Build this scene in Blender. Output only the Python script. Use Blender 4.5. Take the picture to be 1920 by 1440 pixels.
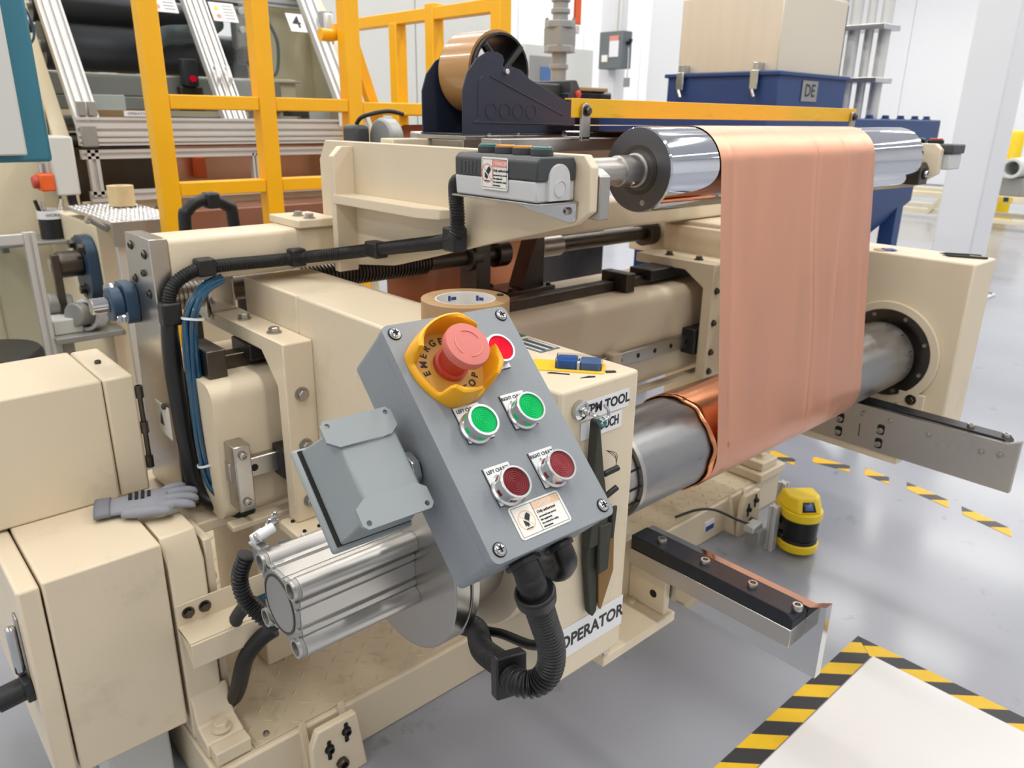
import bpy, bmesh, math, random
from mathutils import Vector, Matrix
from mathutils.geometry import tessellate_polygon
random.seed(7)
for o in list(bpy.data.objects): bpy.data.objects.remove(o, do_unlink=True)
SC = bpy.context.scene
COL = SC.collection
R = math.radians
# ------------------------------------------------------------------ camera
cam_d = bpy.data.cameras.new('camera'); cam = bpy.data.objects.new('camera', cam_d); COL.objects.link(cam)
cam_d.sensor_width = 36.0; cam_d.lens = 36.0*1441/1920; cam_d.clip_start = .02; cam_d.clip_end = 100
cam.matrix_world = Matrix(((.743, .210, -.635, 0), (-.669, .254, -.699, 0), (.015, .944, .330, 1.05), (0, 0, 0, 1)))
cam_d.dof.use_dof = True; cam_d.dof.focus_distance = .72; cam_d.dof.aperture_fstop = 13
SC.camera = cam
# ------------------------------------------------------------------ world, exposure
W = bpy.data.worlds.new('hall_air'); SC.world = W; W.use_nodes = True
W.node_tree.nodes['Background'].inputs[0].default_value = (.9, .95, 1, 1)
W.node_tree.nodes['Background'].inputs[1].default_value = .06
SC.view_settings.view_transform = 'Standard'; SC.view_settings.look = 'None'
SC.view_settings.gamma = 1; SC.view_settings.use_curve_mapping = False
SC.view_settings.exposure = 0.82
LIGHT_POWER = 24.0
# ------------------------------------------------------------------ materials
def lin(c):
    return tuple(((v/255)/12.92 if v/255 <= .04045 else ((v/255+.055)/1.055)**2.4) for v in c)
MATS = {}
def mat(name, rgb, rough=.5, metal=0, var=.07, scale=9, bump=0, bscale=90, stretch=None, coat=0, emit=0, aniso=0, rvar=0, alpha=None, trans=0, spec=.5):
    m = bpy.data.materials.new(name); m.use_nodes = True; MATS[name] = m
    nt = m.node_tree; n = nt.nodes; l = nt.links; b = n['Principled BSDF']
    c = lin(rgb)
    b.inputs['Metallic'].default_value = metal; b.inputs['Roughness'].default_value = rough
    b.inputs['Coat Weight'].default_value = coat; b.inputs['Specular IOR Level'].default_value = spec
    b.inputs['Transmission Weight'].default_value = trans
    if aniso: b.inputs['Anisotropic'].default_value = aniso
    tc = n.new('ShaderNodeTexCoord'); mp = n.new('ShaderNodeMapping'); l.new(tc.outputs['Object'], mp.inputs['Vector'])
    if stretch: mp.inputs['Scale'].default_value = stretch
    nz = n.new('ShaderNodeTexNoise'); nz.inputs['Scale'].default_value = scale; nz.inputs['Detail'].default_value = 5
    l.new(mp.outputs[0], nz.inputs['Vector'])
    mx = n.new('ShaderNodeMixRGB'); mx.inputs[1].default_value = tuple(v*(1-var) for v in c)+(1,); mx.inputs[2].default_value = tuple(min(1, v*(1+var)) for v in c)+(1,)
    l.new(nz.outputs['Fac'], mx.inputs[0]); l.new(mx.outputs[0], b.inputs['Base Color'])
    if rvar:
        mr = n.new('ShaderNodeMapRange'); mr.inputs[1].default_value = .3; mr.inputs[2].default_value = .7
        mr.inputs[3].default_value = max(.02, rough-rvar); mr.inputs[4].default_value = rough+rvar
        l.new(nz.outputs['Fac'], mr.inputs[0]); l.new(mr.outputs[0], b.inputs['Roughness'])
    if bump:
        n2 = n.new('ShaderNodeTexNoise'); n2.inputs['Scale'].default_value = bscale; n2.inputs['Detail'].default_value = 3
        l.new(mp.outputs[0], n2.inputs['Vector'])
        bp = n.new('ShaderNodeBump'); bp.inputs['Strength'].default_value = bump; bp.inputs['Distance'].default_value = .002
        l.new(n2.outputs['Fac'], bp.inputs['Height']); l.new(bp.outputs[0], b.inputs['Normal'])
    if emit:
        b.inputs['Emission Color'].default_value = c+(1,); b.inputs['Emission Strength'].default_value = emit
    return m
def worn(name, rgb, dirt, amount=.5, rough=.4, scale=14, stretch=None, metal=0):
    """paint with scuffs and grime: a second noise threshold mixes in the dirt colour"""
    m = mat(name, rgb, rough, metal, var=.05, scale=6, bump=.05, bscale=40)
    nt = m.node_tree; n = nt.nodes; l = nt.links; b = n['Principled BSDF']
    old = b.inputs['Base Color'].links[0].from_socket
    tc = n.new('ShaderNodeTexCoord'); mp = n.new('ShaderNodeMapping'); l.new(tc.outputs['Object'], mp.inputs[0])
    if stretch: mp.inputs['Scale'].default_value = stretch
    nz = n.new('ShaderNodeTexNoise'); nz.inputs['Scale'].default_value = scale; nz.inputs['Detail'].default_value = 9; nz.inputs['Roughness'].default_value = .7
    l.new(mp.outputs[0], nz.inputs['Vector'])
    mr = n.new('ShaderNodeMapRange'); mr.inputs[1].default_value = .56; mr.inputs[2].default_value = .75; mr.inputs[3].default_value = 0; mr.inputs[4].default_value = amount
    l.new(nz.outputs['Fac'], mr.inputs[0])
    mx = n.new('ShaderNodeMixRGB'); l.new(mr.outputs[0], mx.inputs[0]); l.new(old, mx.inputs[1]); mx.inputs[2].default_value = lin(dirt)+(1,)
    l.new(mx.outputs[0], b.inputs['Base Color'])
    return m
def pane_mat(name, tint, clear=.8):
    m = bpy.data.materials.new(name); m.use_nodes = True; MATS[name] = m
    nt = m.node_tree; n = nt.nodes; l = nt.links; n.remove(n['Principled BSDF'])
    tr = n.new('ShaderNodeBsdfTransparent'); tr.inputs[0].default_value = lin(tint)+(1,)
    gl = n.new('ShaderNodeBsdfGlossy'); gl.inputs['Roughness'].default_value = .06
    lw = n.new('ShaderNodeLayerWeight'); lw.inputs[0].default_value = 1-clear
    mx = n.new('ShaderNodeMixShader'); l.new(lw.outputs['Fresnel'], mx.inputs[0]); l.new(tr.outputs[0], mx.inputs[1]); l.new(gl.outputs[0], mx.inputs[2])
    l.new(mx.outputs[0], n['Material Output'].inputs[0]); return m
def stripe_mat(name, a, b_, period, duty=.5, dx=1.0, dy=1.0, rough=.45):
    m = mat(name, a, rough, var=.1, scale=40, spec=.4); nt = m.node_tree; n = nt.nodes; l = nt.links; b = n['Principled BSDF']
    old = b.inputs['Base Color'].links[0].from_socket
    tc = n.new('ShaderNodeTexCoord'); sp = n.new('ShaderNodeSeparateXYZ'); l.new(tc.outputs['Object'], sp.inputs[0])
    def mth(op, x, y):
        q = n.new('ShaderNodeMath'); q.operation = op
        for i, v in enumerate((x, y)):
            if isinstance(v, (int, float)): q.inputs[i].default_value = v
            else: l.new(v, q.inputs[i])
        return q.outputs[0]
    s = mth('ADD', mth('MULTIPLY', sp.outputs[0], dx/period), mth('MULTIPLY', sp.outputs[1], dy/period))
    t = mth('GREATER_THAN', mth('FRACT', mth('ADD', s, 50.0), 0), duty)
    nz = n.new('ShaderNodeTexNoise'); nz.inputs['Scale'].default_value = 60; nz.inputs['Detail'].default_value = 8
    mx = n.new('ShaderNodeMixRGB'); l.new(t, mx.inputs[0]); l.new(old, mx.inputs[1]); mx.inputs[2].default_value = lin(b_)+(1,)
    l.new(mx.outputs[0], b.inputs['Base Color']); return m
cream = worn('cream_paint', (220, 205, 178), (170, 158, 130), .12, .38, 7)
cream_top = worn('cream_paint_scuffed', (221, 206, 179), (150, 140, 118), .3, .42, 8)
cream_d = worn('cream_paint_tread', (200, 186, 158), (120, 110, 92), .5, .5, 16)
bgcream = mat('cream_paint_far', (226, 214, 184), .5)
steel = mat('brushed_steel', (176, 172, 166), .32, 1, .05, 4, .02, 40, (1, 5, 5), rvar=.05)
steel_y = mat('machined_steel', (186, 180, 172), .3, 1, .05, 3, .02, 40, (4, 1, 4), rvar=.05)
dark_steel = mat('dark_steel', (92, 86, 80), .38, 1, .25, 20, .05, 60, rvar=.1)
polished = mat('polished_steel', (200, 200, 200), .1, 1, .04, 12)
chrome = mat('mirror_chrome', (214, 216, 222), .045, 1, .02, 6)
chrome_end = mat('turned_steel_end', (104, 104, 108), .36, 1, .2, 7)
tube_steel = mat('scratched_tube_steel', (150, 150, 150), .36, 1, .18, 14, .1, 30, (1, 4, 4), rvar=.1)
alu = mat('extruded_aluminium', (186, 184, 180), .36, .9, .06, 10, .03, 60, (1, 20, 20))
alu_grey = mat('cast_aluminium', (158, 158, 155), .45, .6, .05, 20)
alu_prof = mat('anodised_profile', (212, 212, 210), .45, .4, .02, 4)
white_metal = mat('aluminium_edge', (225, 225, 222), .3, .7, .03, 10)
copper = mat('copper_foil', (229, 169, 140), .36, 1, .04, 5, .015, 22, (6, 1, 1), rvar=.06)
copper_in = mat('copper_foil_bright', (214, 140, 98), .22, 1, .08, 6, .05, 20, (1, 5, 5))
black = mat('black_rubber', (15, 15, 16), .42, 0, .15, 30)
black_pl = mat('black_plastic', (25, 25, 27), .4, 0, .1, 30)
dark_pl = mat('charcoal_plastic', (62, 64, 66), .5, 0, .06, 60, .1, 200)
black_bar = mat('black_anodised_bar', (34, 36, 42), .38, .3, .1, 30)
hole_m = mat('dark_hole', (20, 19, 18), .8)
greybox = mat('grey_enclosure_paint', (132, 138, 143), .45, 0, .04, 60, .12, 320)
greyjb = mat('grey_diecast_paint', (140, 147, 148), .42, .1, .04, 40, .03, 200)
grey_pl = mat('light_grey_plastic', (202, 203, 203), .5, 0, .02, 30, .03, 150)
silver = mat('silver_bezel', (214, 214, 214), .22, .85, .03, 20)
white_pl = mat('white_plate', (214, 216, 217), .35, .2, .03, 30)
estop_r = mat('estop_red', (190, 70, 55), .45, 0, .05, 30)
estop_top = mat('estop_red_cap', (205, 112, 103), .5, 0, .04, 30)
estop_y = mat('estop_yellow', (240, 172, 18), .4, 0, .05, 30)
estop_lbl = mat('estop_legend_yellow', (196, 150, 62), .5, 0, .05, 30)
lamp_g = mat('lit_green_lens', (0, 150, 76), .5, 0, .05, 40, emit=.36, spec=.15)
lamp_r = mat('lit_red_lens', (190, 0, 36), .5, 0, .05, 40, emit=.42, spec=.15)
lamp_off = mat('unlit_red_lens', (112, 20, 28), .35, 0, .15, 60, spec=.3)
lamp_off2 = mat('dusty_red_lens', (140, 50, 56), .5, 0, .3, 300, spec=.3)
paper = mat('white_paper', (232, 232, 234), .6, 0, .02, 20)
stick = mat('sticker_white', (236, 234, 226), .5, 0, .03, 20)
stick_o = mat('sticker_faded_orange', (235, 196, 160), .5, 0, .15, 200)
stick_r = mat('sticker_red', (222, 140, 126), .5, 0, .1, 60)
ink = mat('black_ink', (34, 34, 36), .6)
ink_b = mat('blue_ink', (44, 66, 132), .6)
yellow = mat('yellow_paint', (247, 182, 12), .38, 0, .07, 10)
yellow_bar = worn('yellow_bar_paint', (234, 178, 18), (130, 100, 30), .35, .4, 20, (1, 8, 8))
navy = mat('navy_powder_coat', (40, 46, 64), .55, 0, .05, 40, .08, 300)
navy2 = mat('blue_machine_paint', (34, 62, 112), .45, 0, .08, 8)
kraft = mat('tan_packing_tape', (184, 138, 84), .22, 0, .08, 10, .08, 40, (1, 1, 8), coat=.5)
kraft_s = mat('tan_tape_side', (176, 140, 98), .5, 0, .08, 60)
card = mat('white_core_paper', (226, 224, 220), .6)
teal = mat('teal_panel', (52, 118, 138), .45)
blue_cast = mat('blue_cast_iron', (44, 70, 94), .4, 0, .1, 20)
tube_blue = mat('blue_air_tube', (22, 72, 100), .22, 0, .12, 20, coat=.5)
tie = mat('white_cable_tie', (225, 228, 230), .4)
glove_m = mat('grey_knit_glove', (142, 144, 152), .8, 0, .08, 90, .35, 500)
glove_c = mat('glove_rubber_palm', (118, 120, 128), .6, 0, .06, 40)
canvas = mat('dark_olive_canvas', (58, 58, 48), .8, 0, .2, 80, .3, 400)
leather = mat('tan_leather', (128, 90, 36), .55, 0, .12, 20)
yel_pl = mat('yellow_card', (238, 196, 50), .4)
blue_pl = mat('blue_flags', (28, 92, 170), .4)
blue_pl2 = mat('slate_blue_flags', (78, 108, 160), .4)
sc_yel = mat('scanner_yellow', (238, 204, 26), .35, 0, .04, 20)
sc_blk = mat('scanner_window', (14, 12, 14), .12, 0, .1, 20)
orange = mat('orange_plastic', (232, 96, 34), .4)
lens_teal = mat('teal_button', (34, 118, 110), .25, 0, .05, 30, coat=.5)
lens_or = mat('amber_button', (236, 150, 30), .25, 0, .05, 30, coat=.5)
stainless = mat('stainless_sheet', (222, 212, 194), .4, .45, .06, 3, .02, 60, (1, 12, 1))
wall_m = mat('white_wall_panel', (243, 244, 246), .55, 0, .015, 2)
col_m = mat('white_column_paint', (222, 223, 226), .45, 0, .02, 3)
grey_far = mat('grey_steel_far', (150, 150, 146), .45, .3, .1, 8)
grey_cab = mat('pale_grey_cabinet', (206, 207, 202), .5, 0, .03, 4)
disc_grey = mat('slate_grey_box', (104, 112, 114), .5)
roll_blk = mat('black_rubber_roll', (60, 60, 66), .4, 0, .1, 10)
brown = mat('brown_copper_sheet', (150, 104, 84), .4, .5, .2, 5)
tan_rope = mat('pale_tan_roll', (216, 192, 146), .7, 0, .1, 60, .3, 200)
board = mat('white_gloss_board', (226, 225, 222), .16, 0, .015, 5, coat=.4)
pane = pane_mat('clear_acrylic', (240, 243, 243), .93)
pane_c = pane_mat('clear_plastic', (244, 246, 246), .8)
ceil_m = mat('white_ceiling', (236, 238, 240), .7)
haz = stripe_mat('hazard_tape', (222, 180, 24), (46, 46, 48), .098, .5, 1, 1)
haz2 = stripe_mat('hazard_tape_floor_pieces', (226, 178, 40), (70, 70, 70), .12, .6, 1, 1)
# epoxy floor: grey with cloudy wear, scuffs and an uneven sheen
def floor_mat():
    m = mat('grey_epoxy_floor', (150, 153, 161), .2, 0, .09, 1.6, .12, 7, rvar=.07, coat=.25)
    nt = m.node_tree; n = nt.nodes; l = nt.links; b = n['Principled BSDF']
    b.inputs['Coat Roughness'].default_value = .12
    old = b.inputs['Base Color'].links[0].from_socket
    tc = n.new('ShaderNodeTexCoord')
    nz = n.new('ShaderNodeTexNoise'); nz.inputs['Scale'].default_value = 9; nz.inputs['Detail'].default_value = 10; nz.inputs['Roughness'].default_value = .72
    l.new(tc.outputs['Object'], nz.inputs['Vector'])
    mr = n.new('ShaderNodeMapRange'); mr.inputs[1].default_value = .60; mr.inputs[2].default_value = .74; mr.inputs[4].default_value = .55
    l.new(nz.outputs['Fac'], mr.inputs[0])
    mx = n.new('ShaderNodeMixRGB'); l.new(mr.outputs[0], mx.inputs[0]); l.new(old, mx.inputs[1]); mx.inputs[2].default_value = lin((88, 88, 90))+(1,)
    l.new(mx.outputs[0], b.inputs['Base Color']); return m
floor_m = floor_mat()
# ------------------------------------------------------------------ mesh helpers
ORG = {}
def tag(o, label=None, cat=None, group=None, kind=None):
    if label: o['label'] = label
    if cat: o['category'] = cat
    if group: o['group'] = group
    if kind: o['kind'] = kind
    return o
def thing(name, label, cat, loc, group=None):
    o = bpy.data.objects.new(name, None); COL.objects.link(o); o.location = loc; o.empty_display_size = .05
    ORG[o.name] = Vector(loc); return tag(o, label, cat, group)
class G:
    def __init__(s, M=None): s.v = []; s.f = []; s.M = M
    def add(s, vs, fs):
        k = len(s.v); s.v += [Vector(v) if s.M is None else s.M @ Vector(v) for v in vs]; s.f += [tuple(i+k for i in f) for f in fs]; return s
    def box(s, x0, x1, y0, y1, z0, z1):
        return s.add([(x, y, z) for z in (z0, z1) for x, y in ((x0, y0), (x1, y0), (x1, y1), (x0, y1))],
                     [(3, 2, 1, 0), (4, 5, 6, 7), (0, 1, 5, 4), (1, 2, 6, 5), (2, 3, 7, 6), (3, 0, 4, 7)])
    def prism(s, poly, ax, a, b, holes=()):
        def mk(p, t): return {'X': (t, p[0], p[1]), 'Y': (p[0], t, p[1]), 'Z': (p[0], p[1], t)}[ax]
        loops = [list(poly)]+[list(h) for h in holes]; allp = [p for lp in loops for p in lp]; n = len(allp)
        vs = [mk(p, a) for p in allp]+[mk(p, b) for p in allp]; fs = []
        if holes or len(poly) > 4:
            tri = tessellate_polygon([[Vector((p[0], p[1], 0)) for p in lp] for lp in loops])
            for t in tri: fs.append(tuple(t)); fs.append(tuple(i+n for i in reversed(t)))
        else:
            fs += [tuple(range(n)), tuple(range(2*n-1, n-1, -1))]
        k = 0
        for lp in loops:
            m = len(lp)
            for i in range(m): j = (i+1) % m; fs.append((k+i, k+j, k+j+n, k+i+n))
            k += m
        return s.add(vs, fs)
    def lathe(s, prof, o, d, n=32, closed=False, a0=0, a1=None):
        """prof: (radius, height along d)"""
        o = Vector(o); d = Vector(d).normalized(); u = d.orthogonal().normalized(); w = d.cross(u)
        full = a1 is None; m = n if full else n+1; vs = []; fs = []
        for r, h in prof:
            for i in range(m):
                t = 2*math.pi*i/n if full else a0+(a1-a0)*i/n
                vs.append(o+d*h+(u*math.cos(t)+w*math.sin(t))*r)
        L = len(prof); pr = L if closed else L-1
        for k in range(pr):
            k2 = (k+1) % L
            for i in range(m if full else n):
                j = (i+1) % m; fs.append((k*m+i, k*m+j, k2*m+j, k2*m+i))
        if not closed:
            if full:
                if prof[0][0] > 1e-5: fs.append(tuple(range(m)))
                if prof[-1][0] > 1e-5: fs.append(tuple((L-1)*m+i for i in range(m)))
        return s.add(vs, fs)
    def cyl(s, p0, p1, r, r1=None, n=24):
        p0 = Vector(p0); p1 = Vector(p1); return s.lathe([(r, 0), (r if r1 is None else r1, (p1-p0).length)], p0, p1-p0, n)
    def ring(s, p0, p1, ro, ri, n=32):
        p0 = Vector(p0); p1 = Vector(p1); h = (p1-p0).length; return s.lathe([(ri, 0), (ro, 0), (ro, h), (ri, h)], p0, p1-p0, n, True)
    def sweep(s, path, r, n=12, sub=6, rib=0, pitch=.004, smooth=True, flat=1):
        P = [Vector(p) for p in path]
        if smooth and len(P) > 2:
            Q = []
            for i in range(len(P)-1):
                a = P[max(0, i-1)]; b = P[i]; c = P[i+1]; d = P[min(len(P)-1, i+2)]
                for k in range(sub):
                    t = k/sub; Q.append(.5*((2*b)+(c-a)*t+(2*a-5*b+4*c-d)*t*t+(3*b-a-3*c+d)*t**3))
            Q.append(P[-1]); P = Q
        if rib:                                   # resample evenly so the ribs are regular
            L = [0]
            for i in range(1, len(P)): L.append(L[-1]+(P[i]-P[i-1]).length)
            m = max(4, int(L[-1]/(pitch/4))); Q = []; k = 0
            for i in range(m+1):
                t = L[-1]*i/m
                while k < len(L)-2 and L[k+1] < t: k += 1
                Q.append(P[k].lerp(P[k+1], (t-L[k])/max(1e-9, L[k+1]-L[k])))
            P = Q
        u = None; vs = []; fs = []
        for i, p in enumerate(P):
            d = (P[min(i+1, len(P)-1)]-P[max(0, i-1)]).normalized()
            u = d.orthogonal().normalized() if u is None else (u-d*u.dot(d)).normalized()
            w = d.cross(u); rr = r*(1+rib*(1 if i % 4 < 2 else -1)) if rib else r
            for k in range(n):
                t = 2*math.pi*k/n; vs.append(p+u*(rr*math.cos(t))+w*(rr*flat*math.sin(t)))
        for i in range(len(P)-1):
            for k in range(n): j = (k+1) % n; fs.append((i*n+k, i*n+j, (i+1)*n+j, (i+1)*n+k))
        fs.append(tuple(range(n))); fs.append(tuple((len(P)-1)*n+k for k in range(n)))
        return s.add(vs, fs)
    def grid(s, fn, nu, nv):
        vs = [fn(i/nu, j/nv) for j in range(nv+1) for i in range(nu+1)]
        return s.add(vs, [(j*(nu+1)+i, j*(nu+1)+i+1, (j+1)*(nu+1)+i+1, (j+1)*(nu+1)+i) for j in range(nv) for i in range(nu)])
    def build(s, name, m, parent=None, bev=0, seg=2, ang=38, solid=0, **kw):
        xs = [v.x for v in s.v]; ys = [v.y for v in s.v]; zs = [v.z for v in s.v]
        org = ORG[parent.name] if parent else Vector(((min(xs)+max(xs))/2, (min(ys)+max(ys))/2, min(zs)))
        me = bpy.data.meshes.new(name); bm = bmesh.new()
        bv = [bm.verts.new(v-org) for v in s.v]
        for f in s.f:
            try: bm.faces.new([bv[i] for i in f])
            except ValueError: pass
        bmesh.ops.remove_doubles(bm, verts=bm.verts, dist=1e-6)
        bmesh.ops.recalc_face_normals(bm, faces=bm.faces); bm.to_mesh(me); bm.free()
        me.shade_smooth(); me.set_sharp_from_angle(angle=R(ang)); me.materials.append(m)
        o = bpy.data.objects.new(name, me); COL.objects.link(o); ORG[o.name] = org
        if parent: o.parent = parent
        else: o.location = org
        if solid: q = o.modifiers.new('thickness', 'SOLIDIFY'); q.thickness = solid; q.offset = 0
        if bev: q = o.modifiers.new('edges', 'BEVEL'); q.width = bev; q.segments = seg; q.limit_method = 'ANGLE'; q.angle_limit = R(35); q.harden_normals = False
        return tag(o, **kw)
def box(name, m, x0, x1, y0, y1, z0, z1, parent=None, bev=.002, M=None, **kw):
    return G(M).box(x0, x1, y0, y1, z0, z1).build(name, m, parent, bev, **kw)
def circ(cx, cy, r, n=20, a0=0, a1=2*math.pi, end=False):
    k = n if not end else n-1
    return [(cx+r*math.cos(a0+(a1-a0)*i/k), cy+r*math.sin(a0+(a1-a0)*i/k)) for i in range(n)]
def rrect(x0, x1, y0, y1, r, n=5):
    p = []
    for cx, cy, a in ((x1-r, y1-r, 0), (x0+r, y1-r, 90), (x0+r, y0+r, 180), (x1-r, y0+r, 270)):
        p += [(cx+r*math.cos(R(a+90*i/n)), cy+r*math.sin(R(a+90*i/n))) for i in range(n+1)]
    return p
BOLT = {}
def bolt(parent, pos, d, r=.006, kind='hex', m=None, name='bolt', h=None):
    m = m or steel; h = h or r*1.0; key = (kind, round(r, 4), m.name, round(h, 4))
    if key not in BOLT:
        g = G()
        if kind == 'hex': g.lathe([(r*1.35, 0), (r*1.35, r*.25), (r*1.02, r*.26)], (0, 0, 0), (0, 0, 1), 20); g.lathe([(r, 0), (r, h), (r*.85, h*1.12)], (0, 0, 0), (0, 0, 1), 6)
        elif kind == 'socket': g.lathe([(r, 0), (r, h*.8), (r*.9, h), (r*.55, h), (r*.5, h*.45), (0, h*.45)], (0, 0, 0), (0, 0, 1), 16)
        elif kind == 'cross':
            g.lathe([(r*1.3, 0), (r*1.3, h*.3), (r*1.02, h*.3), (r, h*.55), (r*.6, h*.8), (0, h*.85)], (0, 0, 0), (0, 0, 1), 18)
        ob = g.build('tmp', m); me = ob.data
        bpy.data.objects.remove(ob); BOLT[key] = me
    o = bpy.data.objects.new(name, BOLT[key]); COL.objects.link(o); o.parent = parent
    o.location = Vector(pos)-ORG[parent.name]; o.rotation_mode = 'QUATERNION'; o.rotation_quaternion = Vector((0, 0, 1)).rotation_difference(Vector(d).normalized())
    ORG[o.name] = Vector(pos); return o
def facing(pos, right, up):
    r = Vector(right).normalized(); u = Vector(up).normalized(); n = r.cross(u); M = Matrix((r, u, n)).transposed().to_4x4(); M.translation = Vector(pos); return M
def text(s, size, M, m, parent, name='lettering', bold=0, sx=1, align='CENTER', ext=.0002):
    cu = bpy.data.curves.new('t', 'FONT'); cu.body = s; cu.size = size; cu.align_x = align; cu.align_y = 'CENTER'; cu.extrude = ext; cu.offset = bold; cu.resolution_u = 3
    ob = bpy.data.objects.new('t', cu); COL.objects.link(ob); dg = bpy.context.evaluated_depsgraph_get()
    me = bpy.data.meshes.new_from_object(ob.evaluated_get(dg)); bpy.data.objects.remove(ob); bpy.data.curves.remove(cu)
    g = G(M); g.v = [M @ Vector((v.co.x*sx, v.co.y, v.co.z)) for v in me.vertices]; g.f = [tuple(p.vertices) for p in me.polygons]
    bpy.data.meshes.remove(me); return g.build(name, m, parent)
# ================================================================== the hall
XL, XR_, YF, YB, ZC = -6.0, 15.0, -6.0, 7.5, 4.2
box('floor', floor_m, XL, XR_, YF, YB, -.1, 0, bev=0, kind='structure')
box('ceiling', ceil_m, XL, XR_, YF, YB, ZC, ZC+.1, bev=0, kind='structure')
def panel_wall(name, axis, at, a, b, n):
    t = .1
    if axis == 'Y': w = box(name, wall_m, a, b, at+.02, at+.02+t, 0, ZC, bev=0, kind='structure')
    else: w = box(name, wall_m, at+.02, at+.02+t, a, b, 0, ZC, bev=0, kind='structure')
    st = (b-a)/n; me = None
    for i in range(n):
        p0 = a+i*st
        if me is None:
            g = G(); 
            g.box(0, st-.012, 0, .021, 0, ZC-.02) if axis == 'Y' else g.box(0, .021, 0, st-.012, 0, ZC-.02)
            g.M = None; o = g.build('wall_panel', wall_m, w, .004); me = o.data
            off = ORG[w.name]
            o.location = Vector((p0, at, .01)) if axis == 'Y' else Vector((at, p0, .01))
        else:
            o2 = o.copy(); COL.objects.link(o2); o2.parent = w
            o2.location = Vector((p0, at, .01)) if axis == 'Y' else Vector((at, p0, .01))
panel_wall('wall_back', 'Y', YB, XL, XR_, 18)
panel_wall('wall_right', 'X', XR_, YF, YB, 11)
box('wall_left', wall_m, XL-.12, XL, YF, YB, 0, ZC, bev=0, kind='structure')
box('wall_front', wall_m, XL, XR_, YF-.12, YF, 0, ZC, bev=0, kind='structure')
# long linear lamps under the ceiling
def ceiling_lamp(x, y, L=2.4, w=.2, pw=1):
    t = thing('ceiling_light', 'long white linear light fixture hung under the hall ceiling', 'light', (x, y, ZC-.12), 'linear ceiling lights of the hall')
    box('housing', white_metal, x-w/2-.02, x+w/2+.02, y-L/2-.02, y+L/2+.02, ZC-.10, ZC-.001, t)
    ld = bpy.data.lights.new('lamp', 'AREA'); ld.shape = 'RECTANGLE'; ld.size = w; ld.size_y = L; ld.energy = LIGHT_POWER*L*w/.48*pw; ld.color = (1, .97, .93)
    lo = bpy.data.objects.new('lamp', ld); COL.objects.link(lo); lo.parent = t; lo.location = (0, 0, .012)
for x in (-4.4, -1.8, .6, 2.8, 5.2, 7.6, 10.0, 12.4):
    for y in (-3.4, -.3, 2.8, 5.9): ceiling_lamp(x, y, pw=(.5 if y < -2 else 1.05)*(.62 if x < -4 else .95 if x < -1 else 1))
def building_column(label, x0, x1, y0, y1, m=col_m):
    t = thing('building_column', label, 'column', ((x0+x1)/2, (y0+y1)/2, 0))
    box('shaft', m, x0, x1, y0, y1, .012, ZC, t, .012); box('base_plate', m, x0-.08, x1+.08, y0-.08, y1+.08, 0, .014, t)
    for sx in (x0-.05, x1+.05):
        for sy in (y0-.05, y1+.05): bolt(t, (sx, sy, .014), (0, 0, 1), .014)
    return t
building_column('white square building column at the right, behind the machine', 5.2, 5.5, 1.60, 1.83)
building_column('grey building column behind the blue hopper machine', 6.0, 6.35, 4.42, 4.82)
building_column('slim white column carrying the slate grey switch box', 6.0, 6.15, 5.21, 5.42)
# ================================================================== machine base
base = thing('machine_base', 'cream painted machine base plinth with diamond tread top on the floor', 'machine base', (1.1, 1.2, 0))
BX0, BX1, BY0, BY1, BZ = .282, 1.93, .966, 1.75, .10
box('plinth', cream, BX0, BX1, BY0, BY1, 0, BZ-.004, base, .004)
tp = box('tread_plate', cream_d, .35, 1.86, .975, 1.70, BZ-.004, BZ, base, .001)
g = G(); k = 0
for i in range(48):
    for j in range(22):
        x = .36+i*.0315; y = .985+j*.0315
        if x > 1.85 or y > 1.69: continue
        a = R(45) if (i+j) % 2 else R(-45)
        c, s_ = math.cos(a), math.sin(a); L, wd = .0115, .0024
        vs = [(x+c*L, y+s_*L, BZ), (x-s_*wd, y+c*wd, BZ), (x-c*L, y-s_*L, BZ), (x+s_*wd, y-c*wd, BZ), (x+c*L*.5, y+s_*L*.5, BZ+.0016), (x-c*L*.5, y-s_*L*.5, BZ+.0016)]
        g.add(vs, [(0, 1, 4), (1, 5, 4), (1, 2, 5), (2, 3, 5), (3, 4, 5), (3, 0, 4)])
g.build('tread_pattern', cream_d, tp, kind='stuff')
bolt(base, (.375, .99, BZ), (0, 0, 1), .005, 'socket')
bolt(base, (1.84, .99, BZ), (0, 0, 1), .005, 'socket')
def foot(x0, x1):
    f = G().prism([(x0, 0), (x1+.012, 0), (x1-.004, .118), (x0+.012, .118), (x0, .09)], 'Y', .92, .934).build('foot_bracket', cream, base, .003)
    G().prism([(.934, 0), (.967, 0), (.967, .11)], 'X', x0+.002, x0+.014).build('gusset', cream, f, .001)
    G().prism([(.934, 0), (.967, 0), (.967, .11)], 'X', x1-.014, x1-.002).build('gusset', cream, f, .001)
    for dx, dz in ((.03, .075), (.062, .092)):
        G().prism(circ(x0+dx, dz, .0085, 14)+[], 'Y', .9185, .9205).build('keyhole', hole_m, f)
        G().prism(rrect(x0+dx-.0035, x0+dx+.0035, dz-.022, dz+.017, .003), 'Y', .9186, .9204).build('keyhole_slot', hole_m, f)
        bolt(f, (x0+dx, .9186, dz), (0, -1, 0), .0065, 'socket', black)
    bolt(f, (x0+.05, .92, .035), (0, -1, 0), .010, 'socket', dark_steel)
foot(.418, .505); foot(1.66, 1.745)
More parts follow.
